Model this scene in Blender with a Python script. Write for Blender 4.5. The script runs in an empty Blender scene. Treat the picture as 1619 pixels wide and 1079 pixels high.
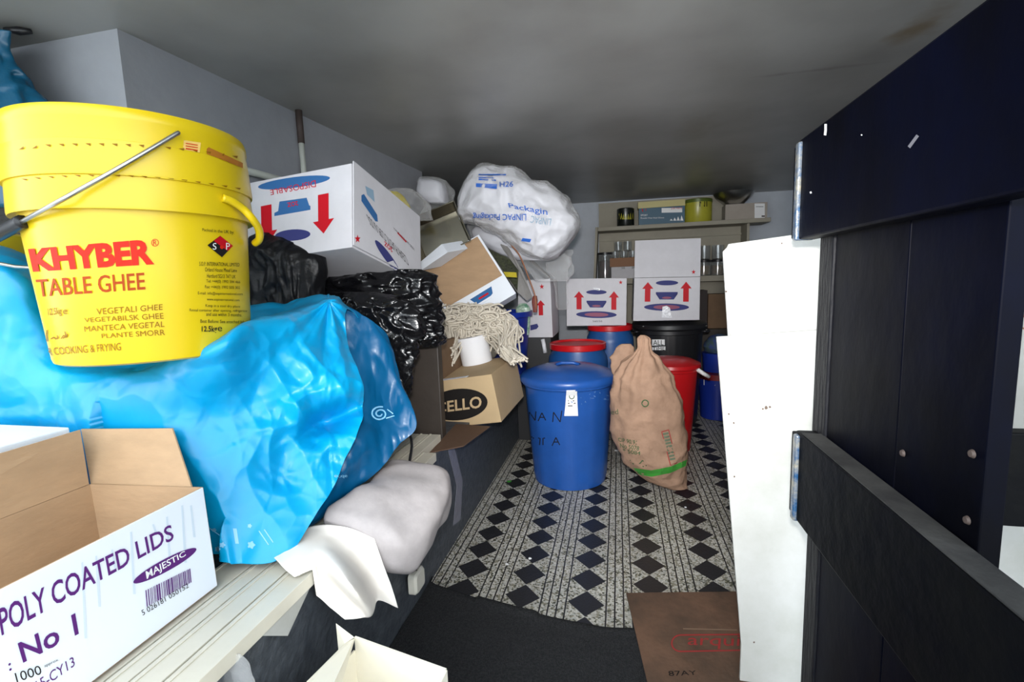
import bpy, bmesh, math, random
import numpy as np
from mathutils import Vector, Matrix, noise
from mathutils.bvhtree import BVHTree
random.seed(7)
SC = bpy.context.scene; COL = SC.collection
# ------------------------------------------------------------------ camera
FPX, CXP, CYP = 750.0, 809.5, 539.5
CAM = Vector((0, 0, 1.07))
def cam_basis(yaw, pitch, roll):
    y, p, r = map(math.radians, (yaw, pitch, roll))
    f = Vector((math.sin(y)*math.cos(p), math.cos(y)*math.cos(p), -math.sin(p)))
    rt = f.cross(Vector((0, 0, 1))).normalized(); u = rt.cross(f)
    return f, rt*math.cos(r)+u*math.sin(r), -rt*math.sin(r)+u*math.cos(r)
CF, CR, CU = cam_basis(-12.7, 7.1, -2.0)
cd = bpy.data.cameras.new('camera'); cam = bpy.data.objects.new('camera', cd); COL.objects.link(cam)
cd.sensor_width = 36; cd.lens = FPX/1619*36; cd.clip_start = .02
cam.matrix_world = Matrix(((CR.x, CU.x, -CF.x, CAM.x), (CR.y, CU.y, -CF.y, CAM.y), (CR.z, CU.z, -CF.z, CAM.z), (0, 0, 0, 1)))
SC.camera = cam
# ------------------------------------------------------------------ light
SC.view_settings.view_transform = 'Standard'; SC.view_settings.look = 'None'
SC.view_settings.gamma = 1; SC.view_settings.use_curve_mapping = False
SC.view_settings.exposure = 0.0
wd = bpy.data.worlds.new('sky'); SC.world = wd; wd.use_nodes = True
wn = wd.node_tree.nodes; wn['Background'].inputs[0].default_value = (.86, .94, 1, 1); wn['Background'].inputs[1].default_value = 4.5
fl = bpy.data.lights.new('camera_flash', 'AREA'); flo = bpy.data.objects.new('camera_flash', fl); COL.objects.link(flo)
fl.shape = 'RECTANGLE'; fl.size = .07; fl.size_y = .04; fl.spread = math.radians(84); fl.energy = 10.5; fl.color = (1, .97, .95)
flo.location = (0, -.01, 1.18); flo.rotation_euler = Vector((-.02, 1, -.10)).to_track_quat('-Z', 'Y').to_euler()

# ------------------------------------------------------------------ pixel -> point (used to read sizes off the photo)
def ray(x, y): return CF + CR*((x-CXP)/FPX) - CU*((y-CYP)/FPX)
def at(x, y, Y): d = ray(x, y); return CAM + d*(Y/d.y)
def atz(x, y, Z): d = ray(x, y); return CAM + d*((Z-CAM.z)/d.z)
def atx(x, y, X): d = ray(x, y); return CAM + d*(X/d.x)

# ------------------------------------------------------------------ materials
MATS = {}
def mat(name, col, rough=.6, metal=0, bump=0, bscale=60, var=0, vscale=6, trans=0, alpha=1, spec=.5, col2=None, stretch=None, coat=0, sss=0):
    if name in MATS: return MATS[name]
    m = bpy.data.materials.new(name); m.use_nodes = True; MATS[name] = m
    n = m.node_tree.nodes; l = m.node_tree.links; b = n['Principled BSDF']
    b.inputs['Base Color'].default_value = (*col, 1); b.inputs['Roughness'].default_value = rough
    b.inputs['Metallic'].default_value = metal; b.inputs['Transmission Weight'].default_value = trans
    b.inputs['Alpha'].default_value = alpha; b.inputs['Specular IOR Level'].default_value = spec
    b.inputs['Coat Weight'].default_value = coat
    if sss: b.inputs['Subsurface Weight'].default_value = sss; b.inputs['Subsurface Scale'].default_value = .02
    tc = n.new('ShaderNodeTexCoord'); mp = n.new('ShaderNodeMapping'); l.new(tc.outputs['Object'], mp.inputs[0])
    if stretch: mp.inputs['Scale'].default_value = stretch
    if var or col2:
        t = n.new('ShaderNodeTexNoise'); t.inputs['Scale'].default_value = vscale; t.inputs['Detail'].default_value = 6; t.inputs['Roughness'].default_value = .65
        l.new(mp.outputs[0], t.inputs['Vector'])
        r = n.new('ShaderNodeValToRGB'); l.new(t.outputs[0], r.inputs[0])
        c2 = col2 or tuple(c*(1-var) for c in col)
        r.color_ramp.elements[0].position = .36; r.color_ramp.elements[1].position = .62
        r.color_ramp.elements[0].color = (*c2, 1); r.color_ramp.elements[1].color = (*col, 1)
        l.new(r.outputs[0], b.inputs['Base Color'])
    if bump:
        t2 = n.new('ShaderNodeTexNoise'); t2.inputs['Scale'].default_value = bscale; t2.inputs['Detail'].default_value = 4
        l.new(mp.outputs[0], t2.inputs['Vector'])
        bp = n.new('ShaderNodeBump'); bp.inputs['Strength'].default_value = bump; bp.inputs['Distance'].default_value = .01
        l.new(t2.outputs[0], bp.inputs['Height']); l.new(bp.outputs[0], b.inputs['Normal'])
    return m
def film(name, col=(1, 1, 1), rough=.12, mixf=.35):
    m = bpy.data.materials.new(name); m.use_nodes = True; MATS[name] = m
    n = m.node_tree.nodes; l = m.node_tree.links; b = n['Principled BSDF']; out = n['Material Output']
    b.inputs['Base Color'].default_value = (*col, 1); b.inputs['Roughness'].default_value = rough
    tr = n.new('ShaderNodeBsdfTransparent'); mx = n.new('ShaderNodeMixShader')
    fr = n.new('ShaderNodeLayerWeight'); fr.inputs[0].default_value = .45
    ad = n.new('ShaderNodeMath'); ad.operation = 'MULTIPLY_ADD'; ad.inputs[1].default_value = .45; ad.inputs[2].default_value = mixf
    l.new(fr.outputs['Facing'], ad.inputs[0]); l.new(ad.outputs[0], mx.inputs[0]); l.new(tr.outputs[0], mx.inputs[1]); l.new(b.outputs[0], mx.inputs[2])
    l.new(mx.outputs[0], out.inputs[0])
    t2 = n.new('ShaderNodeTexNoise'); t2.inputs['Scale'].default_value = 40
    bp = n.new('ShaderNodeBump'); bp.inputs['Strength'].default_value = .5; bp.inputs['Distance'].default_value = .01
    l.new(t2.outputs[0], bp.inputs['Height']); l.new(bp.outputs[0], b.inputs['Normal'])
    return m
m_wall = mat('wall_paint', (.31, .32, .345), .75, bump=.15, bscale=30, var=.12, vscale=4)
m_yellow = mat('yellow_plastic', (.70, .50, .006), .30, sss=.0)
m_khaki = mat('bucket_interior', (.5, .38, .02), .5)
m_steel = mat('steel_wire', (.5, .5, .48), .3, 1)
m_blackp = mat('black_plastic', (.012, .012, .014), .38)
m_ink_red = mat('red_print', (.60, .02, .008), .5, spec=.15)
m_ink_brown = mat('brown_print', (.36, .05, .005), .5, spec=.15)
m_ink_gold = mat('gold_print', (.25, .11, .005), .5, spec=.15)
m_ink_black = mat('black_print', (.015, .013, .012), .5, spec=.15)
m_ink_white = mat('white_print', (.85, .85, .85), .5)
m_ink_blue = mat('blue_print', (.035, .13, .32), .55, spec=.15)
m_ink_navy = mat('navy_print', (.04, .045, .17), .55, spec=.15)
m_ink_paleblue = mat('pale_blue_print', (.25, .38, .50), .6)
m_ink_cred = mat('carton_red_print', (.50, .006, .015), .5, spec=.15)
m_ink_purple = mat('purple_print', (.10, .02, .16), .5, spec=.15)
m_ink_streak = mat('pale_streak_print', (.62, .70, .78), .6)
m_ink_green = mat('green_print', (.05, .11, .04), .6)
m_ink_pack = mat('pack_blue_print', (.02, .12, .5), .5)
m_ink_rust = mat('faded_red_print', (.36, .03, .03), .6)
m_cardw = mat('white_card', (.60, .59, .62), .65, bump=.08, bscale=25, var=.06, vscale=12)
m_cardw2 = mat('bright_white_card', (.78, .82, .88), .6, bump=.06, bscale=20)
m_kraft = mat('kraft_card', (.43, .28, .16), .8, bump=.12, bscale=40, var=.12, vscale=9, stretch=(1, 1, 3))
m_kraft2 = mat('tan_card', (.50, .36, .20), .75, bump=.1, bscale=30, var=.08)
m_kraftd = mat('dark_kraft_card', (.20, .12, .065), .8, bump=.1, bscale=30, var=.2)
m_rustcard = mat('dark_brown_card', (.11, .06, .035), .8, bump=.2, bscale=30)  # even dark brown for the torn card under the CELLO carton
m_cream = mat('cream_card', (.90, .84, .70), .7, bump=.08, bscale=25, var=.05)
m_bag = mat('blue_bag_film', (.0, .33, .62), .33, bump=.12, bscale=10, spec=.45, col2=(.0, .27, .55), vscale=3)
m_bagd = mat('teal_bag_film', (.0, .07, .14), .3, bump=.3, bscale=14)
m_bagprint = mat('pale_bag_print', (.22, .50, .72), .4)
m_blackbag = mat('black_bag_film', (.004, .004, .005), .2, bump=.35, bscale=45, spec=.5)
m_blackcloth = mat('black_sack_film', (.004, .004, .005), .45, bump=.4, bscale=30, spec=.3)
m_binblue = mat('blue_bin_plastic', (.018, .10, .40), .30, bump=.05, bscale=90, var=.15, vscale=5)
m_binblue2 = mat('drum_blue_plastic', (.015, .09, .30), .38, bump=.05, bscale=60)
m_tubblue = mat('dark_blue_plastic', (.01, .03, .28), .35)
m_red = mat('red_plastic', (.55, .008, .012), .3, bump=.04, bscale=60)
m_sack = mat('brown_sack_weave', (.42, .26, .175), .75, bump=.6, bscale=26, var=.22, vscale=9, spec=.25)
m_green = mat('green_tape', (.05, .30, .04), .3)
m_gate = mat('gate_blue_paint', (.0005, .0011, .0065), .5, bump=.12, bscale=18, col2=(.0005, .0006, .0018), vscale=3, stretch=(1, 1, .6), spec=.06)
m_gateworn = mat('gate_worn_edge', (.012, .012, .014), .6, bump=.5, bscale=40, col2=(.001, .0015, .005), vscale=14, stretch=(3, 3, .5), spec=.25)
m_bead = mat('gate_bead_paint', (.02, .07, .16), .25, bump=.3, bscale=60, col2=(.28, .26, .20), vscale=30)
m_dust = mat('gate_dust', (.028, .028, .027), .8, bump=.3, bscale=30, col2=(.006, .006, .007), vscale=10)
m_raildust = mat('gate_dusty_black', (.0015, .0018, .0035), .5, bump=.2, bscale=30, col2=(.004, .0042, .0045), vscale=6, spec=.06)
m_board = mat('white_board', (.52, .52, .50), .45, bump=.06, bscale=8, col2=(.42, .42, .385), vscale=4)
m_boardedge = mat('board_edge', (.55, .5, .4), .8)
m_trunk = mat('cream_trunking_plastic', (.66, .62, .52), .4, bump=.03, bscale=20, col2=(.58, .54, .45), vscale=4)
m_ledge = mat('ledge_vinyl', (.085, .095, .11), .5, bump=.35, bscale=60, col2=(.045, .052, .062), vscale=30)
m_paper = mat('parchment_paper', (.43, .39, .385), .7, bump=.25, bscale=18, var=.12, vscale=25)
m_paperb = mat('bright_paper', (.86, .80, .73), .7, bump=.1, bscale=10, var=.04)
m_roll = mat('white_tissue', (.80, .80, .82), .85, bump=.1, bscale=60)
m_mop = mat('mop_cotton', (.66, .60, .50), .9, var=.15, vscale=20)
m_foam = mat('white_foam', (.60, .60, .64), .5, bump=.2, bscale=12, var=.06)
m_film = film('clear_film', rough=.1, mixf=.06)
m_yellowpack = mat('yellow_pack', (.55, .45, .03), .5, var=.3)
m_ply = mat('beige_board', (.36, .33, .26), .65, var=.12, vscale=5, bump=.05)
m_cabinet = mat('brown_metal', (.045, .035, .028), .5, var=.3, vscale=5, bump=.1, bscale=30)
m_pan = mat('steel_pan', (.36, .33, .26), .2, 1)
m_glass = mat('clear_glass', (.9, .92, .92), .05, trans=.9)
m_jaryellow = mat('yellow_tin', (.45, .42, .04), .3, var=.15, vscale=10)
m_tin = mat('black_tin', (.012, .014, .012), .25)
m_teal = mat('teal_card', (.03, .10, .16), .5)
m_creamlid = mat('cream_lid', (.55, .48, .20), .5)
m_amber = mat('amber_fill', (.25, .15, .04), .4, var=.4, vscale=60)
m_darkred = mat('dark_red_fill', (.06, .012, .012), .3, var=.4, vscale=40)
m_plug = mat('plug_white', (.72, .69, .60), .35)
m_tape = mat('clear_tape', (.75, .76, .80), .12, bump=.6, bscale=50)
m_pipe = mat('pipe_cream', (.50, .52, .47), .5, bump=.1)
m_rust = mat('pipe_dark', (.05, .035, .03), .7)
m_olive = mat('olive_net', (.02, .022, .012), .7, bump=.6, bscale=70, col2=(.05, .06, .02), vscale=60)
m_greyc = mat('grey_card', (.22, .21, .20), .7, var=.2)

# ------------------------------------------------------------------ mesh helpers
WL = {}
def tag(o, label=None, cat=None, group=None, kind=None):
    if label: o['label'] = label
    if cat: o['category'] = cat
    if group: o['group'] = group
    if kind: o['kind'] = kind
    return o
def thing(name, loc, label, cat, group=None):
    o = bpy.data.objects.new(name, None); COL.objects.link(o); o.location = loc; o.empty_display_size = .05
    WL[o.name] = Vector(loc); return tag(o, label, cat, group)
def mesh(name, V, Fc, mats, parent=None, smooth=False, mi=None, label=None, bevel=0, autos=None):
    org = WL[parent.name] if parent else sum((Vector(v) for v in V), Vector())/max(1, len(V))
    if not parent: org.z = min(Vector(v).z for v in V)
    me = bpy.data.meshes.new(name); me.from_pydata([tuple(Vector(v)-org) for v in V], [], Fc)
    if not isinstance(mats, (list, tuple)): mats = [mats]
    for m in mats: me.materials.append(m)
    if mi:
        for p, k in zip(me.polygons, mi): p.material_index = k
    for p in me.polygons: p.use_smooth = smooth
    bm = bmesh.new(); bm.from_mesh(me); bmesh.ops.recalc_face_normals(bm, faces=bm.faces); bm.to_mesh(me); bm.free()
    o = bpy.data.objects.new(name, me); COL.objects.link(o)
    if parent: o.parent = parent; o.location = org-WL[parent.name]
    else: o.location = org
    WL[o.name] = org.copy()
    if bevel:
        b = o.modifiers.new('bevel', 'BEVEL'); b.width = bevel; b.segments = 2; b.limit_method = 'ANGLE'
    if autos:
        for p in me.polygons: p.use_smooth = True
        me.set_sharp_from_angle(angle=autos)
    if label: o['label'] = label
    return o
class Fr:
    "a local frame: origin and three unit axes"
    def __init__(s, o, x=(1, 0, 0), y=(0, 1, 0), z=None):
        s.o = Vector(o); s.x = Vector(x).normalized(); y = Vector(y)
        s.y = (y - s.x*y.dot(s.x)).normalized(); s.z = s.x.cross(s.y) if z is None else Vector(z)
    def __call__(s, a, b, c): return s.o+s.x*a+s.y*b+s.z*c
WF = Fr((0, 0, 0))
def rotz(o, a): a = math.radians(a); return Fr(o, (math.cos(a), math.sin(a), 0), (-math.sin(a), math.cos(a), 0))
def box_vf(fr, a, b):
    (x0, y0, z0), (x1, y1, z1) = a, b
    V = [fr(x, y, z) for z in (z0, z1) for x, y in ((x0, y0), (x1, y0), (x1, y1), (x0, y1))]
    return V, [(0, 3, 2, 1), (4, 5, 6, 7), (0, 1, 5, 4), (1, 2, 6, 5), (2, 3, 7, 6), (3, 0, 4, 7)]
class MB:
    def __init__(s): s.V = []; s.F = []; s.M = []
    def add(s, V, F_, m=0):
        k = len(s.V); s.V += [Vector(v) for v in V]; s.F += [tuple(i+k for i in f) for f in F_]; s.M += [m]*len(F_); return s
    def box(s, fr, a, b, m=0): return s.add(*box_vf(fr, a, b), m)
    def build(s, name, mats, parent=None, **k): return mesh(name, s.V, s.F, mats, parent, mi=s.M, **k)
def box(name, fr, a, b, m, parent=None, **k): return MB().box(fr, a, b).build(name, m, parent, **k)
def panel(name, q, t, m, parent=None, nrm=None, **k):
    "a slab: quad/polygon q given thickness t along its normal (or nrm)"
    q = [Vector(v) for v in q]; n = Vector(nrm) if nrm else (q[1]-q[0]).cross(q[2]-q[0]).normalized()
    N = len(q); V = q+[v+n*t for v in q]
    F_ = [tuple(range(N)), tuple(range(2*N-1, N-1, -1))]+[(i, (i+1) % N, N+(i+1) % N, N+i) for i in range(N)]
    return mesh(name, V, F_, m, parent, **k)
def lathe_vf(prof, fr, seg=64, rib=None, cap=True):
    V = []; F_ = []
    for (r, z) in prof:
        for i in range(seg):
            a = 2*math.pi*i/seg; rr = r
            if rib and rib[2] < z < rib[3]: rr += rib[1]*max(-1, min(1, 3*math.cos(a*rib[0])))*.5
            V.append(fr(rr*math.cos(a), rr*math.sin(a), z))
    for j in range(len(prof)-1):
        for i in range(seg):
            k = (i+1) % seg; F_.append((j*seg+i, j*seg+k, (j+1)*seg+k, (j+1)*seg+i))
    if cap:
        if prof[0][0] > 1e-4: F_.append(tuple(range(seg))[::-1])
        if prof[-1][0] > 1e-4: F_.append(tuple(range((len(prof)-1)*seg, len(prof)*seg)))
    return V, F_
def lathe(name, prof, fr, m, parent=None, seg=64, rib=None, cap=True, **k):
    V, F_ = lathe_vf(prof, fr, seg, rib, cap); k.setdefault('autos', math.radians(40))
    return mesh(name, V, F_, m, parent, **k)
def tube_vf(pts, r, seg=8, closed=False):
    pts = [Vector(p) for p in pts]; V = []; F_ = []; n = len(pts)
    up = Vector((0, 0, 1)); prev = None
    for i, p in enumerate(pts):
        t = (pts[min(i+1, n-1)]-pts[max(i-1, 0)]).normalized()
        a = (prev - t*prev.dot(t)) if prev else (t.cross(up) if abs(t.z) < .95 else t.cross(Vector((1, 0, 0))))
        a.normalize(); b = t.cross(a); prev = a
        rr = r[i] if isinstance(r, (list, tuple)) else r
        for k in range(seg):
            an = 2*math.pi*k/seg; V.append(p+(a*math.cos(an)+b*math.sin(an))*rr)
    for i in range(n-1):
        for k in range(seg): F_.append((i*seg+k, i*seg+(k+1) % seg, (i+1)*seg+(k+1) % seg, (i+1)*seg+k))
    F_.append(tuple(range(seg))[::-1]); F_.append(tuple(range((n-1)*seg, n*seg)))
    return V, F_
def tube(name, pts, r, m, parent=None, seg=10, **k): return mesh(name, *tube_vf(pts, r, seg), m, parent, smooth=True, **k)
def cr(P, t):
    "Catmull-Rom through list P at t in [0, len-1]"
    n = len(P); i = min(int(t), n-2); f = t-i
    p0, p1, p2, p3 = P[max(i-1, 0)], P[i], P[i+1], P[min(i+2, n-1)]
    return .5*((2*p1)+(p2-p0)*f+(2*p0-5*p1+4*p2-p3)*f*f+(3*p1-p0-3*p2+p3)*f**3)
def smooth_path(P, n): P = [Vector(p) for p in P]; return [cr(P, (len(P)-1)*i/(n-1)) for i in range(n)]
def grid_pts(C, nu, nv):
    C = [[Vector(p) for p in row] for row in C]
    cols = [[cr(row, (len(row)-1)*i/(nu-1)) for i in range(nu)] for row in C]
    return [[cr([c[i] for c in cols], (len(C)-1)*j/(nv-1)) for i in range(nu)] for j in range(nv)]
def ridged(p, f, seed=0):
    s = 0; a = 1; q = Vector(p)*f+Vector((seed*7.3, seed*3.1, seed))
    for k in range(3): s += a*(1-2*abs(noise.noise(q))); a *= .5; q = q*2.03+Vector((3, 1, 7))
    return s/1.75-.5
def crumple(p, f, seed=0):
    q = Vector(p)*f+Vector((seed*5.7, seed*2.3, seed*1.9)); q += Vector((noise.noise(q*.6), noise.noise(q*.6+Vector((9, 0, 0))), noise.noise(q*.6+Vector((0, 9, 0)))))*.9
    return noise.voronoi(q)[0][0]
def displaced(G, amp, f, seed, aniso=(1, 1, 1), extra=None):
    nv = len(G); nu = len(G[0]); out = []
    for j in range(nv):
        r = []
        for i in range(nu):
            du = G[j][min(i+1, nu-1)]-G[j][max(i-1, 0)]; dv = G[min(j+1, nv-1)][i]-G[max(j-1, 0)][i]
            n = du.cross(dv)
            n = n.normalized() if n.length > 1e-9 else Vector((0, 0, 1))
            p = G[j][i]; q = Vector((p.x*aniso[0], p.y*aniso[1], p.z*aniso[2]))
            w = 1 if extra is None else extra(i/(nu-1), j/(nv-1), p)
            r.append(p+n*ridged(q, f, seed)*amp*w)
        out.append(r)
    return out
def sheet_vf(G, wrap=False):
    nv = len(G); nu = len(G[0]); V = [p for r in G for p in r]; F_ = []
    for j in range(nv-1):
        for i in range(nu-(0 if wrap else 1)):
            k = (i+1) % nu; F_.append((j*nu+i, j*nu+k, (j+1)*nu+k, (j+1)*nu+i))
    return V, F_
def solidify(o, t):
    s = o.modifiers.new('thickness', 'SOLIDIFY'); s.thickness = t; s.offset = 0; return o
def loft(name, rows, m, parent=None, seg=48, amp=0, f=6, seed=1, pw=1.0, aniso=(1, 1, 1), **k):
    "rows of (centre, half-width vector, half-depth vector); closed skin"
    C = []
    n = max(24, len(rows)*(14 if seg > 150 else 6))
    cs = [Vector(r[0]) for r in rows]; a = [Vector(r[1]) for r in rows]; b = [Vector(r[2]) for r in rows]
    G = []
    for j in range(n):
        t = (len(rows)-1)*j/(n-1); c_, a_, b_ = cr(cs, t), cr(a, t), cr(b, t)
        row = []
        for i in range(seg):
            an = 2*math.pi*i/seg; cx, sx = math.cos(an), math.sin(an)
            cx = math.copysign(abs(cx)**pw, cx); sx = math.copysign(abs(sx)**pw, sx)
            row.append(c_+a_*cx+b_*sx)
        G.append(row)
    if amp:
        out = []
        for j, r in enumerate(G):
            c_ = sum(r, Vector())/len(r); rr = []
            for p in r:
                q = Vector((p.x*aniso[0], p.y*aniso[1], p.z*aniso[2])); d = (p-c_)
                L = d.length; rr.append(p+(d/L if L > 1e-6 else d)*(ridged(q, f, seed)*.6+(crumple(q, f*1.6, seed)-.4)*.9)*amp*min(1, L/.05))
            out.append(rr)
        G = out
    V, F_ = sheet_vf(G, wrap=True); F_.append(tuple(range(seg))[::-1]); F_.append(tuple(range(len(V)-seg, len(V))))
    return mesh(name, V, F_, m, parent, smooth=True, **k)
def pxrows(rows, Y, ratio=.9, zmin=None):
    "silhouette rows (y, x left, x right[, Y]) at depth Y to loft rows"
    out = []
    for r in rows:
        y, xl, xr = r[:3]; Yr = r[3] if len(r) > 3 else Y
        L, R = at(xl, y, Yr), at(xr, y, Yr); c = (L+R)/2; h = (R-L)/2
        out.append((c, h, Vector((0, h.length*ratio, 0))))
    return out

# ------------------------------------------------------------------ printing laid on surfaces
DG = None
def text_mesh(s, shear=0, bold=0):
    cu = bpy.data.curves.new('t', 'FONT'); cu.body = s; cu.resolution_u = 3; cu.shear = shear; cu.offset = bold
    o = bpy.data.objects.new('t', cu); COL.objects.link(o)
    dg = bpy.context.evaluated_depsgraph_get(); dg.update()
    me = bpy.data.meshes.new_from_object(o.evaluated_get(dg))
    V = [(v.co.x, v.co.y) for v in me.vertices]; F_ = [tuple(p.vertices) for p in me.polygons]
    bpy.data.objects.remove(o); bpy.data.curves.remove(cu); bpy.data.meshes.remove(me)
    return V, F_
class Print:
    "flat ink shapes laid on the surface of a finished mesh"
    def __init__(s, target, off=.0007):
        objs = target if isinstance(target, (list, tuple)) else [target]
        V = []; F_ = []
        for o in objs:
            k = len(V); w = WL[o.name]
            V += [v.co+w for v in o.data.vertices]; F_ += [tuple(i+k for i in p.vertices) for p in o.data.polygons]
        s.t = BVHTree.FromPolygons(V, F_); s.V = []; s.F = []; s.M = []; s.mats = []; s.off = off; s.lift = 0
    def hit(s, x, y):
        d = ray(x, y).normalized(); loc, n, i, dist = s.t.ray_cast(CAM, d)
        if loc is None: return None
        if n.dot(d) > 0: n = -n
        return loc+n*(s.off+s.lift)
    def mi(s, m):
        if m not in s.mats: s.mats.append(m)
        return s.mats.index(m)
    def raw(s, P, F_, m, sub=0):
        if sub:
            bm = bmesh.new(); vs = [bm.verts.new((p[0], p[1], 0)) for p in P]
            for f in F_:
                try: bm.faces.new([vs[i] for i in f])
                except ValueError: pass
            bmesh.ops.triangulate(bm, faces=bm.faces)
            for _ in range(4):
                es = [e for e in bm.edges if e.calc_length() > sub]
                if not es: break
                bmesh.ops.subdivide_edges(bm, edges=es, cuts=1, use_grid_fill=False); bmesh.ops.triangulate(bm, faces=bm.faces)
            bm.verts.index_update(); P = [(v.co.x, v.co.y) for v in bm.verts]; F_ = [tuple(v.index for v in f.verts) for f in bm.faces]; bm.free()
        H = [s.hit(*p) for p in P]; k = len(s.V); idx = {}; 
        for i, h in enumerate(H):
            if h is not None: idx[i] = len(s.V); s.V.append(h)
        for f in F_:
            if all(i in idx for i in f):
                q = [s.V[idx[i]] for i in f]
                if max((q[0]-w).length for w in q) < .6: s.F.append(tuple(idx[i] for i in f)); s.M.append(s.mi(m))
    def poly(s, P, m, sub=0):
        if sub: s.raw(P, [tuple(range(len(P)))], m, sub)
        else:
            # concave-safe: triangulate
            bm = bmesh.new(); f = bm.faces.new([bm.verts.new((x, y, 0)) for x, y in P]); bm.verts.index_update()
            bmesh.ops.triangulate(bm, faces=[f]); F_ = [tuple(v.index for v in g.verts) for g in bm.faces]; bm.free(); s.raw(P, F_, m)
    def up(s): s.lift += .0003
    def q(s, Q, u, v):
        "bilinear in px quad TL,TR,BR,BL, v downwards"
        a = [Q[0][k]+(Q[1][k]-Q[0][k])*u for k in (0, 1)]; b = [Q[3][k]+(Q[2][k]-Q[3][k])*u for k in (0, 1)]
        return (a[0]+(b[0]-a[0])*v, a[1]+(b[1]-a[1])*v)
    def shape(s, Q, P, m, sub=0): s.poly([s.q(Q, u, v) for u, v in P], m, sub)
    def ell(s, Q, cu, cv, ru, rv, m, n=28, sub=0): s.shape(Q, [(cu+ru*math.cos(2*math.pi*i/n), cv+rv*math.sin(2*math.pi*i/n)) for i in range(n)], m, sub)
    def ring(s, Q, cu, cv, ru, rv, m, w=.18, n=24):
        for i in range(n):
            a, b = 2*math.pi*i/n, 2*math.pi*(i+1)/n
            s.shape(Q, [(cu+ru*math.cos(a), cv+rv*math.sin(a)), (cu+ru*math.cos(b), cv+rv*math.sin(b)), (cu+ru*(1-w)*math.cos(b), cv+rv*(1-w)*math.sin(b)), (cu+ru*(1-w)*math.cos(a), cv+rv*(1-w)*math.sin(a))], m)
    def arrow(s, Q, cu, v0, v1, w, m):
        h = (v1-v0)*.34
        s.shape(Q, [(cu, v0), (cu+w, v0+h), (cu+w*.5, v0+h), (cu+w*.5, v1), (cu-w*.5, v1), (cu-w*.5, v0+h), (cu-w, v0+h)], m)
    def star(s, Q, cu, cv, ru, rv, m):
        s.shape(Q, [(cu+(ru if i % 2 == 0 else ru*.4)*math.sin(math.pi*i/5), cv-(rv if i % 2 == 0 else rv*.4)*math.cos(math.pi*i/5)) for i in range(10)], m)
    def cup(s, Q, cu, cv, w, h, m):
        s.shape(Q, [(cu-w, cv-h), (cu+w, cv-h), (cu+w, cv-h*.5), (cu+w*.85, cv-h*.5), (cu+w*.65, cv+h), (cu-w*.65, cv+h), (cu-w*.85, cv-h*.5), (cu-w, cv-h*.5)], m)
    def stroke(s, P, w, m):
        for (x0, y0), (x1, y1) in zip(P, P[1:]):
            L = math.hypot(x1-x0, y1-y0) or 1; nx, ny = -(y1-y0)/L*w/2, (x1-x0)/L*w/2
            s.poly([(x0+nx, y0+ny), (x1+nx, y1+ny), (x1-nx, y1-ny), (x0-nx, y0-ny)], m)
    def text(s, t, Q, m, shear=0, bold=0, sub=0):
        V, F_ = text_mesh(t, shear, bold)
        x0 = min(v[0] for v in V); x1 = max(v[0] for v in V); y0 = min(v[1] for v in V); y1 = max(v[1] for v in V)
        s.raw([s.q(Q, (v[0]-x0)/(x1-x0), 1-(v[1]-y0)/(y1-y0)) for v in V], F_, m, sub)
    def build(s, name, parent, **k):
        if not s.F: print('EMPTY PRINT', name); return None
        return mesh(name, s.V, s.F, s.mats, parent, mi=s.M, **k)
def structure(o): o['kind'] = 'structure'; return o

# ================================================================== THE ROOM
LEDZ = .435
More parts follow.
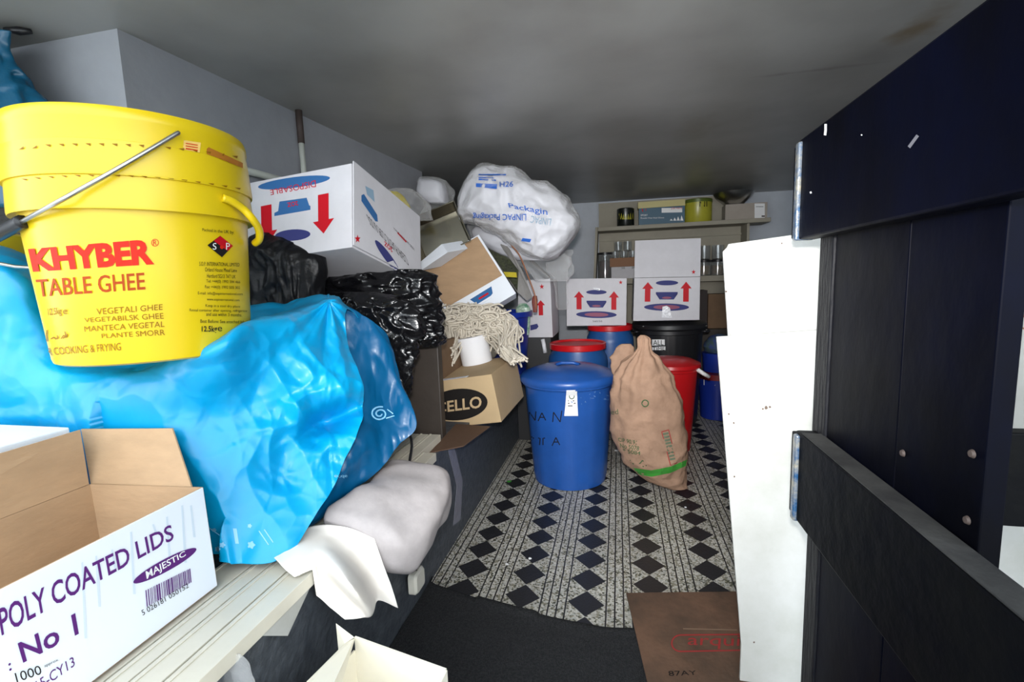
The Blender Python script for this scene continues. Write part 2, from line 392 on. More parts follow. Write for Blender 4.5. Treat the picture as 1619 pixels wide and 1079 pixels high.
# floor with tile pattern
m_floor = bpy.data.materials.new('terrazzo_tiles'); m_floor.use_nodes = True
def floor_nodes():
    n = m_floor.node_tree.nodes; l = m_floor.node_tree.links; b = n['Principled BSDF']
    g = n.new('ShaderNodeNewGeometry'); sx = n.new('ShaderNodeSeparateXYZ'); l.new(g.outputs['Position'], sx.inputs[0])
    def mth(op, a, b_=None, c=None):
        k = n.new('ShaderNodeMath'); k.operation = op
        for i, v in enumerate((a, b_, c)):
            if v is None: continue
            if isinstance(v, (int, float)): k.inputs[i].default_value = v
            else: l.new(v, k.inputs[i])
        return k.outputs[0]
    def cell(c, o, p): 
        t = mth('FRACT', mth('ADD', mth('DIVIDE', mth('SUBTRACT', c, o), p), 100.5)); return mth('MULTIPLY', mth('ABSOLUTE', mth('SUBTRACT', t, .5)), p)
    nz = n.new('ShaderNodeTexNoise'); nz.inputs['Scale'].default_value = 9; l.new(g.outputs['Position'], nz.inputs['Vector'])
    wob = mth('MULTIPLY', mth('SUBTRACT', nz.outputs[0], .5), .004)
    X = mth('ADD', sx.outputs[0], wob); Y = sx.outputs[1]
    dx = cell(X, -.11, .2155); dy = cell(Y, 1.469, .1283)
    dia = mth('LESS_THAN', mth('ADD', mth('DIVIDE', dx, .060), mth('DIVIDE', dy, .0636)), 1.0)
    l1 = mth('LESS_THAN', mth('ABSOLUTE', mth('SUBTRACT', dx, .0657)), .0025)
    l2 = mth('LESS_THAN', mth('ABSOLUTE', mth('SUBTRACT', dx, .0937)), .0025)
    msk = mth('MAXIMUM', dia, mth('MAXIMUM', l1, l2))
    v = n.new('ShaderNodeTexVoronoi'); v.inputs['Scale'].default_value = 160; l.new(g.outputs['Position'], v.inputs['Vector'])
    sp = n.new('ShaderNodeSeparateColor'); l.new(v.outputs['Color'], sp.inputs[0])
    r = n.new('ShaderNodeValToRGB'); l.new(sp.outputs[0], r.inputs[0]); e = r.color_ramp.elements; r.color_ramp.interpolation = 'CONSTANT'
    e[0].position = 0; e[0].color = (.10, .10, .07, 1); e[1].position = .16; e[1].color = (.28, .26, .19, 1)
    for p, c in ((.34, (.44, .42, .36, 1)), (.52, (.60, .58, .52, 1)), (.8, (.46, .46, .42, 1))): k = e.new(p); k.color = c
    n2 = n.new('ShaderNodeTexNoise'); n2.inputs['Scale'].default_value = 3; n2.inputs['Detail'].default_value = 5; l.new(g.outputs['Position'], n2.inputs['Vector'])
    rr = n.new('ShaderNodeMapRange'); rr.inputs[1].default_value = .3; rr.inputs[2].default_value = .7; rr.inputs[3].default_value = .85; rr.inputs[4].default_value = 1.15; l.new(n2.outputs[0], rr.inputs[0])
    dm = n.new('ShaderNodeMix'); dm.data_type = 'RGBA'; dm.blend_type = 'MULTIPLY'; dm.inputs[0].default_value = 1
    l.new(r.outputs[0], dm.inputs[6]); l.new(rr.outputs[0], dm.inputs[7])
    mx = n.new('ShaderNodeMix'); mx.data_type = 'RGBA'; l.new(msk, mx.inputs[0]); l.new(dm.outputs[2], mx.inputs[6]); mx.inputs[7].default_value = (.022, .022, .024, 1)
    l.new(mx.outputs[2], b.inputs['Base Color']); b.inputs['Roughness'].default_value = .42
    bp = n.new('ShaderNodeBump'); bp.inputs['Strength'].default_value = .15; bp.inputs['Distance'].default_value = .003; l.new(v.outputs['Distance'], bp.inputs['Height']); l.new(bp.outputs[0], b.inputs['Normal'])
floor_nodes()
structure(box('floor', WF, (-2.6, .2, -.05), (1.75, 5.1, 0), m_floor))
m_ground = mat('outside_paving', (.35, .35, .34), .9, var=.2)
structure(box('trim_1', WF, (-6, -6, -.08), (6, .2, -.03), m_ground))
# ceiling paint with brown damp patches
m_ceil = mat('ceiling_paint', (.44, .44, .42), .36, bump=.06, bscale=14)
def ceil_nodes():
    n = m_ceil.node_tree.nodes; l = m_ceil.node_tree.links; b = n['Principled BSDF']
    g = n.new('ShaderNodeNewGeometry')
    t = n.new('ShaderNodeTexNoise'); t.inputs['Scale'].default_value = 2.2; t.inputs['Detail'].default_value = 7; l.new(g.outputs['Position'], t.inputs['Vector'])
    r = n.new('ShaderNodeValToRGB'); l.new(t.outputs[0], r.inputs[0]); r.color_ramp.elements[0].position = .3; r.color_ramp.elements[0].color = (.255, .25, .235, 1); r.color_ramp.elements[1].position = .6; r.color_ramp.elements[1].color = (.35, .35, .335, 1)
    base = r.outputs[0]
    def patch(c, rad, col, base, amt=.8):
        d = n.new('ShaderNodeVectorMath'); d.operation = 'SUBTRACT'; l.new(g.outputs['Position'], d.inputs[0]); d.inputs[1].default_value = c
        s2 = n.new('ShaderNodeVectorMath'); s2.operation = 'DIVIDE'; l.new(d.outputs[0], s2.inputs[0]); s2.inputs[1].default_value = rad
        ln = n.new('ShaderNodeVectorMath'); ln.operation = 'LENGTH'; l.new(s2.outputs[0], ln.inputs[0])
        nt = n.new('ShaderNodeTexNoise'); nt.inputs['Scale'].default_value = 12; nt.inputs['Detail'].default_value = 5; l.new(g.outputs['Position'], nt.inputs['Vector'])
        ad = n.new('ShaderNodeMath'); ad.operation = 'MULTIPLY_ADD'; l.new(nt.outputs[0], ad.inputs[0]); ad.inputs[1].default_value = 1.6; ad.inputs[2].default_value = -.8
        a2 = n.new('ShaderNodeMath'); a2.operation = 'ADD'; l.new(ln.outputs[1], a2.inputs[0]); l.new(ad.outputs[0], a2.inputs[1])
        mr = n.new('ShaderNodeMapRange'); l.new(a2.outputs[0], mr.inputs[0]); mr.inputs[1].default_value = 1; mr.inputs[2].default_value = .2; mr.inputs[3].default_value = 0; mr.inputs[4].default_value = amt
        mx = n.new('ShaderNodeMix'); mx.data_type = 'RGBA'; l.new(mr.outputs[0], mx.inputs[0]); l.new(base, mx.inputs[6]); mx.inputs[7].default_value = (*col, 1); return mx.outputs[2]
    p1 = atz(1450, 45, 1.8); p2 = atz(1290, 106, 1.8); p3 = atz(1100, 205, 1.8)
    base = patch(p1, (.07, .16, 1), (.19, .14, .075), base, .8)
    base = patch(p2+Vector((0, .03, 0)), (.28, .018, 1), (.18, .17, .155), base, .75)
    base = patch(p3, (.12, .25, 1), (.22, .20, .17), base, .6)
    l.new(base, b.inputs['Base Color'])
ceil_nodes()
structure(box('ceiling', WF, (-2.6, .25, 1.8), (1.75, 5.1, 1.86), m_ceil))
structure(panel('wall_left', [(-1.34, 1.14, 0), (-1.236, 3.0, 0), (-1.236, 3.0, 1.8), (-1.34, 1.14, 1.8)], 1.3, m_wall, nrm=(-1, 0, 0)))
structure(box('wall_alcove', WF, (-2.65, 3.0, 0), (-2.0, 5.0, 1.8), m_wall))
structure(box('wall_near', WF, (-2.65, .25, 0), (-2.45, 1.14, 1.8), m_wall))
structure(panel('wall_back', [(-2.6, 4.62, 0), (1.75, 4.85, 0), (1.75, 4.85, 1.8), (-2.6, 4.62, 1.8)], .25, mat('pale_blue_wall_flash_lit', (.56, .60, .66), .7, bump=.15, bscale=30, var=.1, vscale=4), nrm=(0, 1, 0)))  # same paint as wall_left, lightened so flash brightness sits in the colour
structure(box('wall_right', WF, (1.6, .3, 0), (1.75, 5.1, 1.8), m_wall))
# ledge along the left wall
ledge = structure(MB().box(WF, (-2.45, .25, 0), (-.67, 1.14, LEDZ)).box(WF, (-1.30, 1.14, 0), (-.67, 4.6, LEDZ)).build('trim_2', m_ledge))
# pipe on the wall
pt = thing('wall_pipe', at(478, 175, 1.78), 'thin white vertical pipe with dark rusty top, fixed on the left wall', 'pipe')
pa, pb = Vector((-1.275, 1.82, 1.8)), Vector((-1.275, 1.82, 1.2))
tube('pipe_length', [pa-Vector((0, 0, .12)), pb], .0115, m_pipe, pt)
tube('pipe_collar', [pa, pa-Vector((0, 0, .13))], .014, m_rust, pt, label='dark rusty pipe end')
cb = tag(tube('wall_conduit', [(-1.318, 1.15, 1.50), (-1.262, 2.3, 1.50)], .013, m_pipe), 'grey horizontal conduit running along the left wall behind the tub', 'pipe')
tag(tube('ceiling_hook', [atz(8, 47, 1.795), atz(30, 49, 1.79), atz(50, 50, 1.792)], [.006, .011, .006], m_blackp), 'small black fitting on the ceiling in the top left corner', 'hook')

# ================================================================== GATE (right)
gate = thing('gate', (.46, .8, .02), 'dark navy painted timber gate standing open beside the white boards', 'gate')
XR = .37
def plank(y0, y1, x0=.4105, x1=.434, z0=.02, z1=1.33): return box('plank', WF, (x0, y0, z0), (x1, y1, z1), m_gate, gate, bevel=.002)
p1_ = plank(.802, 1.043); plank(.626, .801)
box('edge_batten', WF, (.407, 1.044, .02), (.434, 1.109, 1.30), m_gateworn, gate, bevel=.004, label='worn dark edge batten')
def rail(z0, z1, y1, name='rail', m=m_gate):
    r = box(name, WF, (XR, .1, z0), (.41, y1, z1), m, gate, bevel=.004)
    box('end_bead', WF, (XR-.007, y1-.024, z0-.002), (.40, y1-.004, z1-.006), m_bead, r, bevel=.004, label='scuffed pale blue bead')
    box('end_cap', WF, (XR-.001, y1+.0005, z0+.004), (.41, y1+.020, z1-.008), m_gate, r, bevel=.003)
    return r
rt_ = rail(1.137, 1.341, 1.140); rm_ = rail(.541, .735, 1.090, m=m_raildust)
box('dusty_top', WF, (XR+.002, .1, .7355), (.408, 1.06, .7375), m_dust, rm_, label='grey dusty top edge')
cbz = [at(1590, 685, .86).z, at(1590, 833, .86).z]
box('cross_rail', WF, (.4345, .86, cbz[1]), (1.3, .89, cbz[0]), m_raildust, gate, bevel=.003)
cbt = [at(1600, 318, .86).z, at(1600, 395, .86).z]
panel('cross_rail', [(.4345, .86, cbt[1]+.05), (.4345, .86, cbt[0]), (1.3, .86, cbt[0]), (1.3, .86, cbt[1]-.06), (.8, .86, cbt[1]-.01)], .03, m_gate, gate, nrm=(0, 1, 0))
for x, y in ((1428, 717), (1538, 718), (1530, 823)):
    p = atx(x, y, .410); lathe('bolt', [(.0, .0035), (.004, .003), (.0055, 0)], Fr(p, (0, 1, 0), (0, 0, -1)), m_rust, gate, seg=12)
pr = Print([rt_, rm_, p1_])
pr.stroke([(1306, 196), (1306, 206), (1305, 214)], 4, m_ink_white); pr.stroke([(1438, 233), (1452, 214)], 5, mat('scuff_grey', (.12, .12, .14), .6))
pr.stroke([(1362, 213), (1364, 214)], 2, m_ink_white); pr.stroke([(1282, 303), (1283, 306)], 3, m_ink_white)
pr.build('paint_scuffs', gate, label='white scuffs')

# ================================================================== WHITE BOARDS
def board(name, poly, t, label):
    V = [Vector(p) for p in poly]; return tag(panel(name, V, t, m_board, nrm=(0.05, .99, 0), bevel=.002), label, 'board', 'white boards behind the gate')
def bp(x, y, Yt, Yb, yb=1079, yt=532):
    return at(x, y, Yt+(Yb-Yt)*(y-yt)/(yb-yt))
b1 = board('white_board', [at(1133, 533, 1.27), at(1166, 531, 1.27), at(1293, 522, 1.27), at(1610, 497, 1.27), Vector((1.45, 1.27, 1.0)), Vector((1.45, 1.205, .007)), Vector((.302, 1.205, .007)), at(1172, 1020, 1.215)], .012, 'tall white board leaning behind the gate, lower and nearer of the two')
b2 = board('white_board', [at(1152, 545, 1.30), at(1143, 398, 1.30), at(1150, 391, 1.30), at(1152, 386, 1.30), at(1257, 371, 1.30), Vector((1.45, 1.30, 1.33)), Vector((1.45, 1.25, .007)), Vector((.37, 1.25, .007))], .012, 'taller white board rising above and behind the nearer one')
pr = Print([b1, b2])
m_spot = mat('board_dirt', (.12, .08, .06), .8)
for x, y, r in ((1211, 645, 3.2), (1217, 644, 2), (1206, 647, 1.6), (1152, 655, 1.6), (1160, 669, 1.6), (1161, 754, 1.6), (1192, 1016, 1.6), (1148, 461, 1.5), (1236, 385, 1.5), (1160, 462, 1)):
    pr.poly([(x+r*math.cos(a)*random.uniform(.7, 1.2), y+r*math.sin(a)*random.uniform(.7, 1.2)) for a in [i*math.pi/4 for i in range(8)]], m_spot)
pr.stroke([(1592, 507), (1602, 503), (1619, 500)], 4, mat('rust_stain', (.25, .10, .05), .8)); pr.stroke([(1594, 514), (1606, 516), (1619, 520)], 2.5, MATS['rust_stain'])
pr.build('dirt_marks', b1, label='small dark dirt spots')

# ================================================================== MAT, CARDBOARD ON THE FLOOR
m_mat = mat('carpet_black', (.006, .006, .007), .95, bump=.9, bscale=260, col2=(.028, .028, .03), vscale=160)
def carpet():
    edge = [atz(*p, 0) for p in ((672, 915), (690, 930), (745, 948), (785, 960), (850, 977), (925, 992), (1000, 1000))]+[Vector((.36, 1.42, 0)), Vector((1.5, 1.46, 0))]
    nx, ny = 150, 90; G = []
    for j in range(ny):
        r = []
        for i in range(nx):
            t = i/(nx-1); e = cr(edge, (len(edge)-1)*t); x = e.x; y = .22+(e.y-.22)*j/(ny-1)
            x = max(-.668, x) if j < ny else x
            z = .009+.0025*noise.noise(Vector((x*9, y*9, 0)))+.0012*noise.noise(Vector((x*90, y*90, 0)))
            if j > ny-4: z += (.012 if .28 < t < .5 else .004)*(j-(ny-4))/3
            r.append(Vector((x, y, z)))
        G.append(r)
    V, F_ = sheet_vf(G); n = len(V)
    V += [Vector((p.x, p.y+.004*(k >= n-nx), .001)) for k, p in enumerate(V[n-nx:])]
    F_ += [(n-nx+i, n-nx+i+1, n+i+1, n+i) for i in range(nx-1)]
    return tag(mesh('door_mat', V, F_, m_mat, smooth=True), 'black ribbed carpet mat with curled edge covering the entrance floor', 'mat')
carpet()
m_cardfloor = mat('dirty_card', (.16, .085, .05), .8, bump=.25, bscale=30, col2=(.075, .045, .028), vscale=5)
cq = [atz(990, 940, .018), atz(1165, 938, .018), Vector((.40, 1.10, .018)), Vector((.43, .9, .018)), Vector((.12, .9, .018)), atz(1023, 1079, .018)]
cbf = tag(panel('flattened_carton', cq, .005, m_cardfloor, nrm=(0, 0, 1)), 'dirty flattened brown carton lying on the floor beside the white boards', 'cardboard')
pr = Print(cbf)
# outline label, the middle letters of the name readable
outl = [(1062+14+14*math.cos(a), 1018+13*math.sin(a)) for a in [math.pi*.5+i*math.pi/10 for i in range(11)]]
pr.stroke([(1176, 1029)]+outl+[(1176, 1004)], 2.2, m_ink_rust)
pr.text('arqui', [(1086, 1005), (1170, 1006), (1172, 1028), (1088, 1026)], m_ink_rust, shear=.1)
pr.text('87AY', [(1056, 1062), (1100, 1061), (1102, 1068), (1058, 1070)], m_ink_black)
pr.stroke([(1002, 993), (1080, 995), (1165, 997)], 1.5, mat('card_crease', (.26, .17, .11), .8))
pr.build('faded_print', cbf)
# litter
for k, (x, y, m, s, lb) in enumerate(((801, 893, m_ink_white, .007, 'small round white scrap on the patterned floor near the ledge'), (838, 884, m_ink_white, .006, 'torn white scrap on the patterned floor below the blue bin'), (805, 762, m_green, .012, 'crumpled green scrap on the floor beside the blue bin'), (1084, 803, m_ink_white, .005, 'tiny white scrap on a black floor diamond near the boards'), (975, 713, m_ink_white, .014, 'white scrap on the floor between the blue bin and the sack'))):
    p = atz(x, y, .0); V, F_ = lathe_vf([(s, .0005), (s*.9, .003), (s*.4, .004)], Fr(p), 9)
    tag(mesh('paper_scrap', [v+Vector((random.uniform(-1, 1), random.uniform(-1, 1), 0))*s*.25 for v in V], F_, m), lb, 'litter')

# ================================================================== BINS AND DRUMS
def bin_handle(parent, fr, r, z, m, w=.05, ang=0):
    a = math.radians(ang); c = fr(r*math.cos(a), r*math.sin(a), z); t = fr(r*math.cos(a)-math.sin(a), r*math.sin(a)+math.cos(a), z)-c
    o = fr(math.cos(a), math.sin(a), 0)-fr(0, 0, 0)
    tube('side_handle', smooth_path([c-t*w, c-t*w*.9+o*.03, c+t*w*.9+o*.03, c+t*w], 12), .008, m, parent)
BX, BY = -.262, 2.49
bb = thing('lidded_bin', (BX, BY, 0), 'large blue plastic bin with domed lid and NAN PITTA handwritten on it', 'bin')
fr = Fr((BX, BY, 0))
bbody = lathe('bin_body', [(.18, .0), (.19, .006), (.197, .05), (.232, .52), (.236, .53), (.244, .535), (.244, .56), (.236, .565)], fr, m_binblue, bb, seg=128, rib=(14, .003, .04, .5))
lid = lathe('bin_lid', [(.250, .543), (.256, .553), (.254, .572), (.245, .583), (.225, .588), (.21, .598), (.16, .615), (.09, .626), (.07, .627), (.066, .620), (.03, .618), (.0, .618)], fr, m_binblue, bb, seg=96)
tube('lid_grip', [fr(-.06, -.004, .624), fr(-.03, -.004, .634), fr(.03, -.004, .634), fr(.06, -.004, .624)], .009, m_binblue, lid)
bin_handle(bb, fr, .25, .545, m_binblue, ang=-12); bin_handle(bb, fr, .25, .545, m_binblue, ang=168)
tube('lid_clip', smooth_path([at(970, 606, 2.36), at(976, 612, 2.34), at(972, 618, 2.33), at(978, 628, 2.34)], 12), .0035, m_steel, bb)
pr = Print(bbody, .001)
pr.poly([(896, 612), (912, 612), (913, 641), (914, 658), (892, 658), (894, 640)], m_ink_white, 12); pr.up()
pr.ell([(0, 0), (1, 0), (1, 1), (0, 1)], 904, 614, 6, 2.6, m_ink_cred); pr.ring([(0, 0), (1, 0), (1, 1), (0, 1)], 904, 627, 4.5, 4.5, m_ink_green, .3)
for i, w in enumerate((10, 12, 7)): pr.stroke([(898, 634+i*4), (898+w, 634+i*4)], 1.3, m_ink_black)
def hand(pr, S, ox, oy, sc, w, m):
    for st in S: pr.stroke([(ox+x*sc, oy+y*sc) for x, y in st], w, m)
NS = [[(0, 10), (1, 0), (8, 10), (9, -1)]]; AS = [[(0, 11), (5, 0), (10, 10)], [(2, 6), (8, 6)]]
hand(pr, NS, 836, 652, 1.3, 1.6, m_ink_black); hand(pr, AS, 851, 653, 1.2, 1.6, m_ink_black); hand(pr, [[(0, 12), (1, 0), (9, 12), (11, -2)]], 874, 652, 1.3, 1.6, m_ink_black)
hand(pr, [[(0, 0), (0, 11)], [(0, 0), (4, 2), (0, 5)]], 840, 691, 1.1, 1.6, m_ink_black); hand(pr, [[(0, 0), (10, 0)], [(3, 0), (2, 10)], [(7, 0), (7, 10)]], 851, 693, 1.1, 1.6, m_ink_black); hand(pr, AS, 873, 692, 1.2, 1.6, m_ink_black)
m_sc = mat('bin_scuffs', (.12, .24, .50), .6)
for k in range(34):
    x = random.uniform(900, 966); y = random.uniform(606, 616)+random.random()**2*26; pr.stroke([(x, y), (x+random.uniform(-2, 5), y+random.uniform(-1, 3))], random.uniform(.5, 1.3), m_sc)
pr.build('label_and_writing', bb)

def drum(c, r, z, label, name='storage_drum', yr=0):
    t = thing(name, (c[0], c[1], 0), label, 'drum', 'blue drums with red lids'); f = Fr((c[0], c[1], 0))
    lathe('drum_body', [(r*.9, 0), (r*.97, .01), (r, .05), (r, z-.12), (r*.98, z-.09), (r*.86, z-.05), (r*.86, z-.035)], f, m_binblue2, t, seg=64)
    lathe('screw_lid', [(r*.93, z-.04), (r*.95, z-.036), (r*.95, z-.004), (r*.91, z), (r*.86, z-.002), (r*.84, z-.012), (r*.5, z-.014), (0, z-.014)], f, m_red, t, seg=72)
    return t
drum((-.252, 3.02), .188, .675, 'blue drum with red screw lid directly behind the NAN PITTA bin')
drum((-.058, 3.50), .168, .742, 'blue drum with red lid carrying the left arrow-printed white carton')
# black bin
kb = thing('dustbin', (.365, 3.66, 0), 'tall black plastic dustbin behind the sack, under the carton with raised flap', 'bin'); f = Fr((.365, 3.66, 0))
kbody = lathe('bin_body', [(.20, 0), (.205, .03), (.235, .66), (.245, .665), (.245, .69), (.235, .70)], f, m_blackp, kb, seg=120, rib=(30, .003, .02, .64))
lathe('bin_lid', [(.262, .695), (.268, .705), (.262, .73), (.245, .742), (.20, .752), (.1, .766), (0, .768)], f, m_blackp, kb, seg=80)
for a in (200, -20): bin_handle(kb, f, .245, .68, m_blackp, ang=a)
for x, y in ((1017, 517), (1117, 516)): lathe('lid_latch', [(.0, .006), (.006, .005), (.008, 0)], Fr(at(x, y, 3.40)), m_steel, kb, seg=10)
pr = Print(kbody, .001); pr.poly([(1031, 537), (1051, 537), (1051, 546), (1031, 547)], m_ink_white, 6); pr.poly([(1031, 549), (1052, 548), (1052, 554), (1031, 554)], m_ink_white, 6); pr.up()
pr.text('ALL', [(1033, 538), (1049, 538), (1049, 546), (1033, 546)], m_ink_black); pr.text('TIME', [(1032, 549), (1051, 549), (1051, 554), (1032, 554)], m_ink_black); pr.build('label', kb)
# red bin
RX, RY = .315, 3.02
rb = thing('red_bin', (RX, RY, 0), 'bright red plastic bin standing behind the brown sack', 'bin'); f = Fr((RX, RY, 0))
lathe('bin_body', [(.115, 0), (.12, .01), (.155, .50), (.165, .505), (.165, .53), (.158, .535)], f, m_red, rb, seg=96, rib=(16, .003, .02, .48))
lathe('bin_lid', [(.172, .518), (.177, .527), (.172, .545), (.155, .553), (.12, .57), (.05, .578), (0, .578)], f, m_red, rb, seg=72)
tube('lid_clip', [at(1102, 584, 2.93), at(1112, 591, 2.93), at(1121, 596, 2.95)], .012, m_ink_white, rb)
# dark blue tub on the ledge
TX, TY = -.735, 2.86
tb = thing('open_tub', (TX, TY, LEDZ), 'open dark blue tub behind the mop, holding a patterned packet', 'tub'); f = Fr((TX, TY, LEDZ))
lathe('tub_wall', [(.16, .0), (.165, .01), (.205, .42), (.222, .425), (.222, .455), (.210, .455), (.20, .43), (.155, .02), (0, .02)], f, m_tubblue, tb, seg=72, cap=False)
pk = tag(loft('packet', pxrows([(480, 822, 832), (487, 816, 838), (496, 816, 838), (512, 818, 838), (530, 822, 836)], 2.84, .35), mat('packet_film', (.45, .55, .45), .3, col2=(.05, .18, .1), vscale=40), seg=24), 'white and green patterned packet standing in the dark blue tub', 'packet')

# ================================================================== SACK
sk_rows = pxrows([(530, 1012, 1020, 2.24), (536, 1008, 1028, 2.24), (546, 1010, 1027, 2.24), (556, 1006, 1029, 2.25), (566, 996, 1040, 2.26), (582, 980, 1052, 2.27), (605, 970, 1063, 2.28), (640, 967, 1076, 2.30), (680, 968, 1082, 2.32), (706, 975, 1084, 2.33), (728, 988, 1086, 2.34), (740, 999, 1086, 2.35), (752, 1014, 1085, 2.36), (764, 1038, 1084, 2.36), (771, 1056, 1083, 2.36)], 2.36, .62)
sk = thing('woven_sack', (sk_rows[-1][0].x, 2.36, 0), 'full brown woven sack tied at the neck, leaning against the blue bin', 'sack')
def sack_skin():
    seg = 96; n = 110; C_ = [Vector(r[0]) for r in sk_rows]; A = [Vector(r[1]) for r in sk_rows]; B = [Vector(r[2]) for r in sk_rows]; G = []
    for j in range(n):
        t = (len(sk_rows)-1)*j/(n-1); c, a, b = cr(C_, t), cr(A, t), cr(B, t); row = []
        top = max(0, 1-t/7.5); 
        for i in range(seg):
            an = 2*math.pi*i/seg
            pleat = 1+top*.22*math.sin(an*11+1.6*math.sin(an*3)+t*.35)*min(1, t/2)
            p = c+(a*math.cos(an)+b*math.sin(an))*pleat
            d = (p-c).normalized(); p += d*(.009*ridged(Vector((p.x*1.0, p.y, p.z*1.7)), 7, 3)+.022*(crumple(p, 10, 2)-.35)+.009*(crumple(p, 24, 2)-.35))*min(1, t/3)
            p.z = max(p.z, .003); row.append(p)
        G.append(row)
    V, F_ = sheet_vf(G, wrap=True); F_.append(tuple(range(seg))[::-1]); F_.append(tuple(range(len(V)-seg, len(V))))
    return mesh('sack_body', V, F_, m_sack, sk, smooth=True)
skb = sack_skin()
loft('side_ear', pxrows([(544, 984, 998, 2.36), (552, 973, 1004, 2.36), (566, 967, 1004, 2.35), (585, 968, 1004, 2.34), (610, 974, 1000, 2.32)], 2.34, .5), m_sack, sk, seg=40, amp=.02, f=14, seed=5)
pr = Print(skb, .0012)
pr.poly([(985, 741), (1000, 749), (1030, 754), (1060, 748), (1084, 737), (1086, 727), (1060, 738), (1030, 744), (1000, 740), (984, 731)], m_green, 5)
I1 = [(0, 0), (1, 0), (1, 1), (0, 1)]
pr.ring(I1, 1020, 638, 6, 6, m_ink_green, .3)
pr.text('ed', [(966, 648), (977, 647), (978, 655), (967, 656)], m_ink_green)
pr.text('CIP 90/91', [(977, 692), (1007, 697), (1006, 704), (978, 698)], m_ink_green, bold=.01); pr.text('No 5078', [(980, 701), (1011, 706), (1010, 713), (981, 708)], m_ink_green, bold=.01); pr.text('* 5084', [(984, 709), (1013, 714), (1012, 720), (986, 716)], m_ink_green, bold=.01)
pr.stroke([(996, 728), (1012, 733), (1016, 728), (1022, 737)], 1.6, m_ink_green); pr.stroke([(1000, 733), (1018, 738)], 1.5, m_ink_green)
pr.stroke([(1046, 683), (1057, 680), (1070, 732), (1060, 736), (1046, 683)], 1.3, m_ink_rust)
for k in range(9): pr.stroke([(1048+k*1.35, 687+k*5), (1057+k*1.3, 685+k*5)], 3.4, mat('sage_print', (.13, .16, .10), .7))
pr.build('printing', sk)

# ================================================================== PRINTED WHITE CARTONS
def front_print(pr, Q, flip=False, tape=None, code=False):
    for cu in (.21, .79): pr.arrow(Q, cu, .28, .68, .085, m_ink_cred)
    pr.ell(Q, .5, .30, .17, .05, m_ink_navy); pr.cup(Q, .5, .56, .165, .075, m_ink_navy); pr.ell(Q, .5, .79, .34, .075, m_ink_navy)
    pr.star(Q, .9, .09, .035, .05, m_ink_cred); pr.up()
    pr.ell(Q, .5, .79, .20, .045, mat('maroon_print', (.22, .02, .08), .5)); pr.ell(Q, .5, .60, .07, .022, MATS['maroon_print'])
    pr.up()
    if tape == 'top': pr.shape(Q, [(.42, 0), (.57, 0), (.565, .22), (.55, .27), (.52, .22), (.47, .25), (.44, .2)], m_tape)
    if tape == 'bottom': pr.shape(Q, [(.43, 1), (.44, .78), (.5, .76), (.55, .8), (.585, 1)], m_tape)
def carton(label, front, depth, z0=None, m=m_cardw, name='carton', group=None, cat='box', angle=0):
    "front = world corners TL, TR, BR, BL"
    TL, TR, BR, BL = front; ex = (BR-BL); ez = (TL-BL); n = ex.cross(ez).normalized()
    if n.y < 0: n = -n
    o = thing(name, BL, label, cat, group)
    b = panel('carton_body', [TL, TR, BR, BL], depth, m, o, nrm=n, bevel=.0015)
    return o, b, n
# left one with arrows, on the drum
Q1 = [(895, 441), (991, 440), (990, 514), (896, 512)]
fL = [at(*p, 3.39) for p in Q1]; zb = .7425; fL[2].z = zb; fL[3].z = zb
ob, bd, n_ = carton('sealed white carton with red arrows standing on a red drum lid', fL, .40, group='white cartons printed with red arrows')
pr = Print(bd); front_print(pr, Q1, tape='top'); pr.text('560/50', [(937, 507), (952, 507), (952, 509.5), (937, 509.5)], m_ink_black); pr.build('printed_design', ob)
# right one with the raised flap, on the black bin
Q2 = [(1003, 440), (1107, 438), (1106, 503), (1001, 502)]
fR = [at(*p, 3.42) for p in Q2]; zb = .7685; fR[2].z = zb; fR[3].z = zb
ob, bd, n_ = carton('white carton with red arrows and flap standing up, on the black dustbin', fR, .36, group='white cartons printed with red arrows')
fl_ = panel('raised_flap', [at(1003, 439.5, 3.425), at(1107, 437.5, 3.425), at(1108, 377, 3.46), at(1004, 381, 3.46)], .004, m_cardw, ob)
pr = Print([bd, fl_]); Q2b = [(1003, 425), (1107, 423), (1106, 503), (1001, 502)]; front_print(pr, Q2b, tape='bottom'); pr.build('printed_design', ob)
# third: narrow end, star, at the left
Q3 = [(838, 444), (870, 441), (874, 533), (838, 536)]
cr0 = tag(box('crate', WF, (-.665, 3.06, 0), (-.43, 3.5, .70), mat('dark_crate', (.02, .02, .022), .6)), 'dark crate against the ledge, mostly hidden behind the blue drum', 'crate')
f3 = [at(819, 444, 3.05), at(870, 441, 3.05), at(874, 533, 3.05), at(819, 536, 3.05)]
for k in (2, 3): f3[k].z = .703
ob, bd, n_ = carton('white carton with red star seen end-on beside the open blue tub', f3, .36, group='white cartons printed with red arrows')
pr = Print(bd); QQ = [(819, 443), (870, 441), (874, 533), (819, 536)]
pr.star(QQ, .73, .13, .08, .05, m_ink_cred); pr.arrow(QQ, .68, .36, .62, .13, m_ink_cred); pr.shape(QQ, [(.36, .78), (.56, .76), (.60, .81), (.54, .85), (.36, .87)], m_ink_navy); pr.build('printed_design', ob)
panel('open_flap', [at(870, 441, 3.06), at(868, 436, 3.3), at(832, 403, 3.25), at(826, 404, 3.06)], .004, m_greyc, ob)
tube('tape_strip', [at(858, 537, 3.04), at(860, 546, 3.03), at(862, 558, 3.03)], .014, m_tape, ob, seg=6)

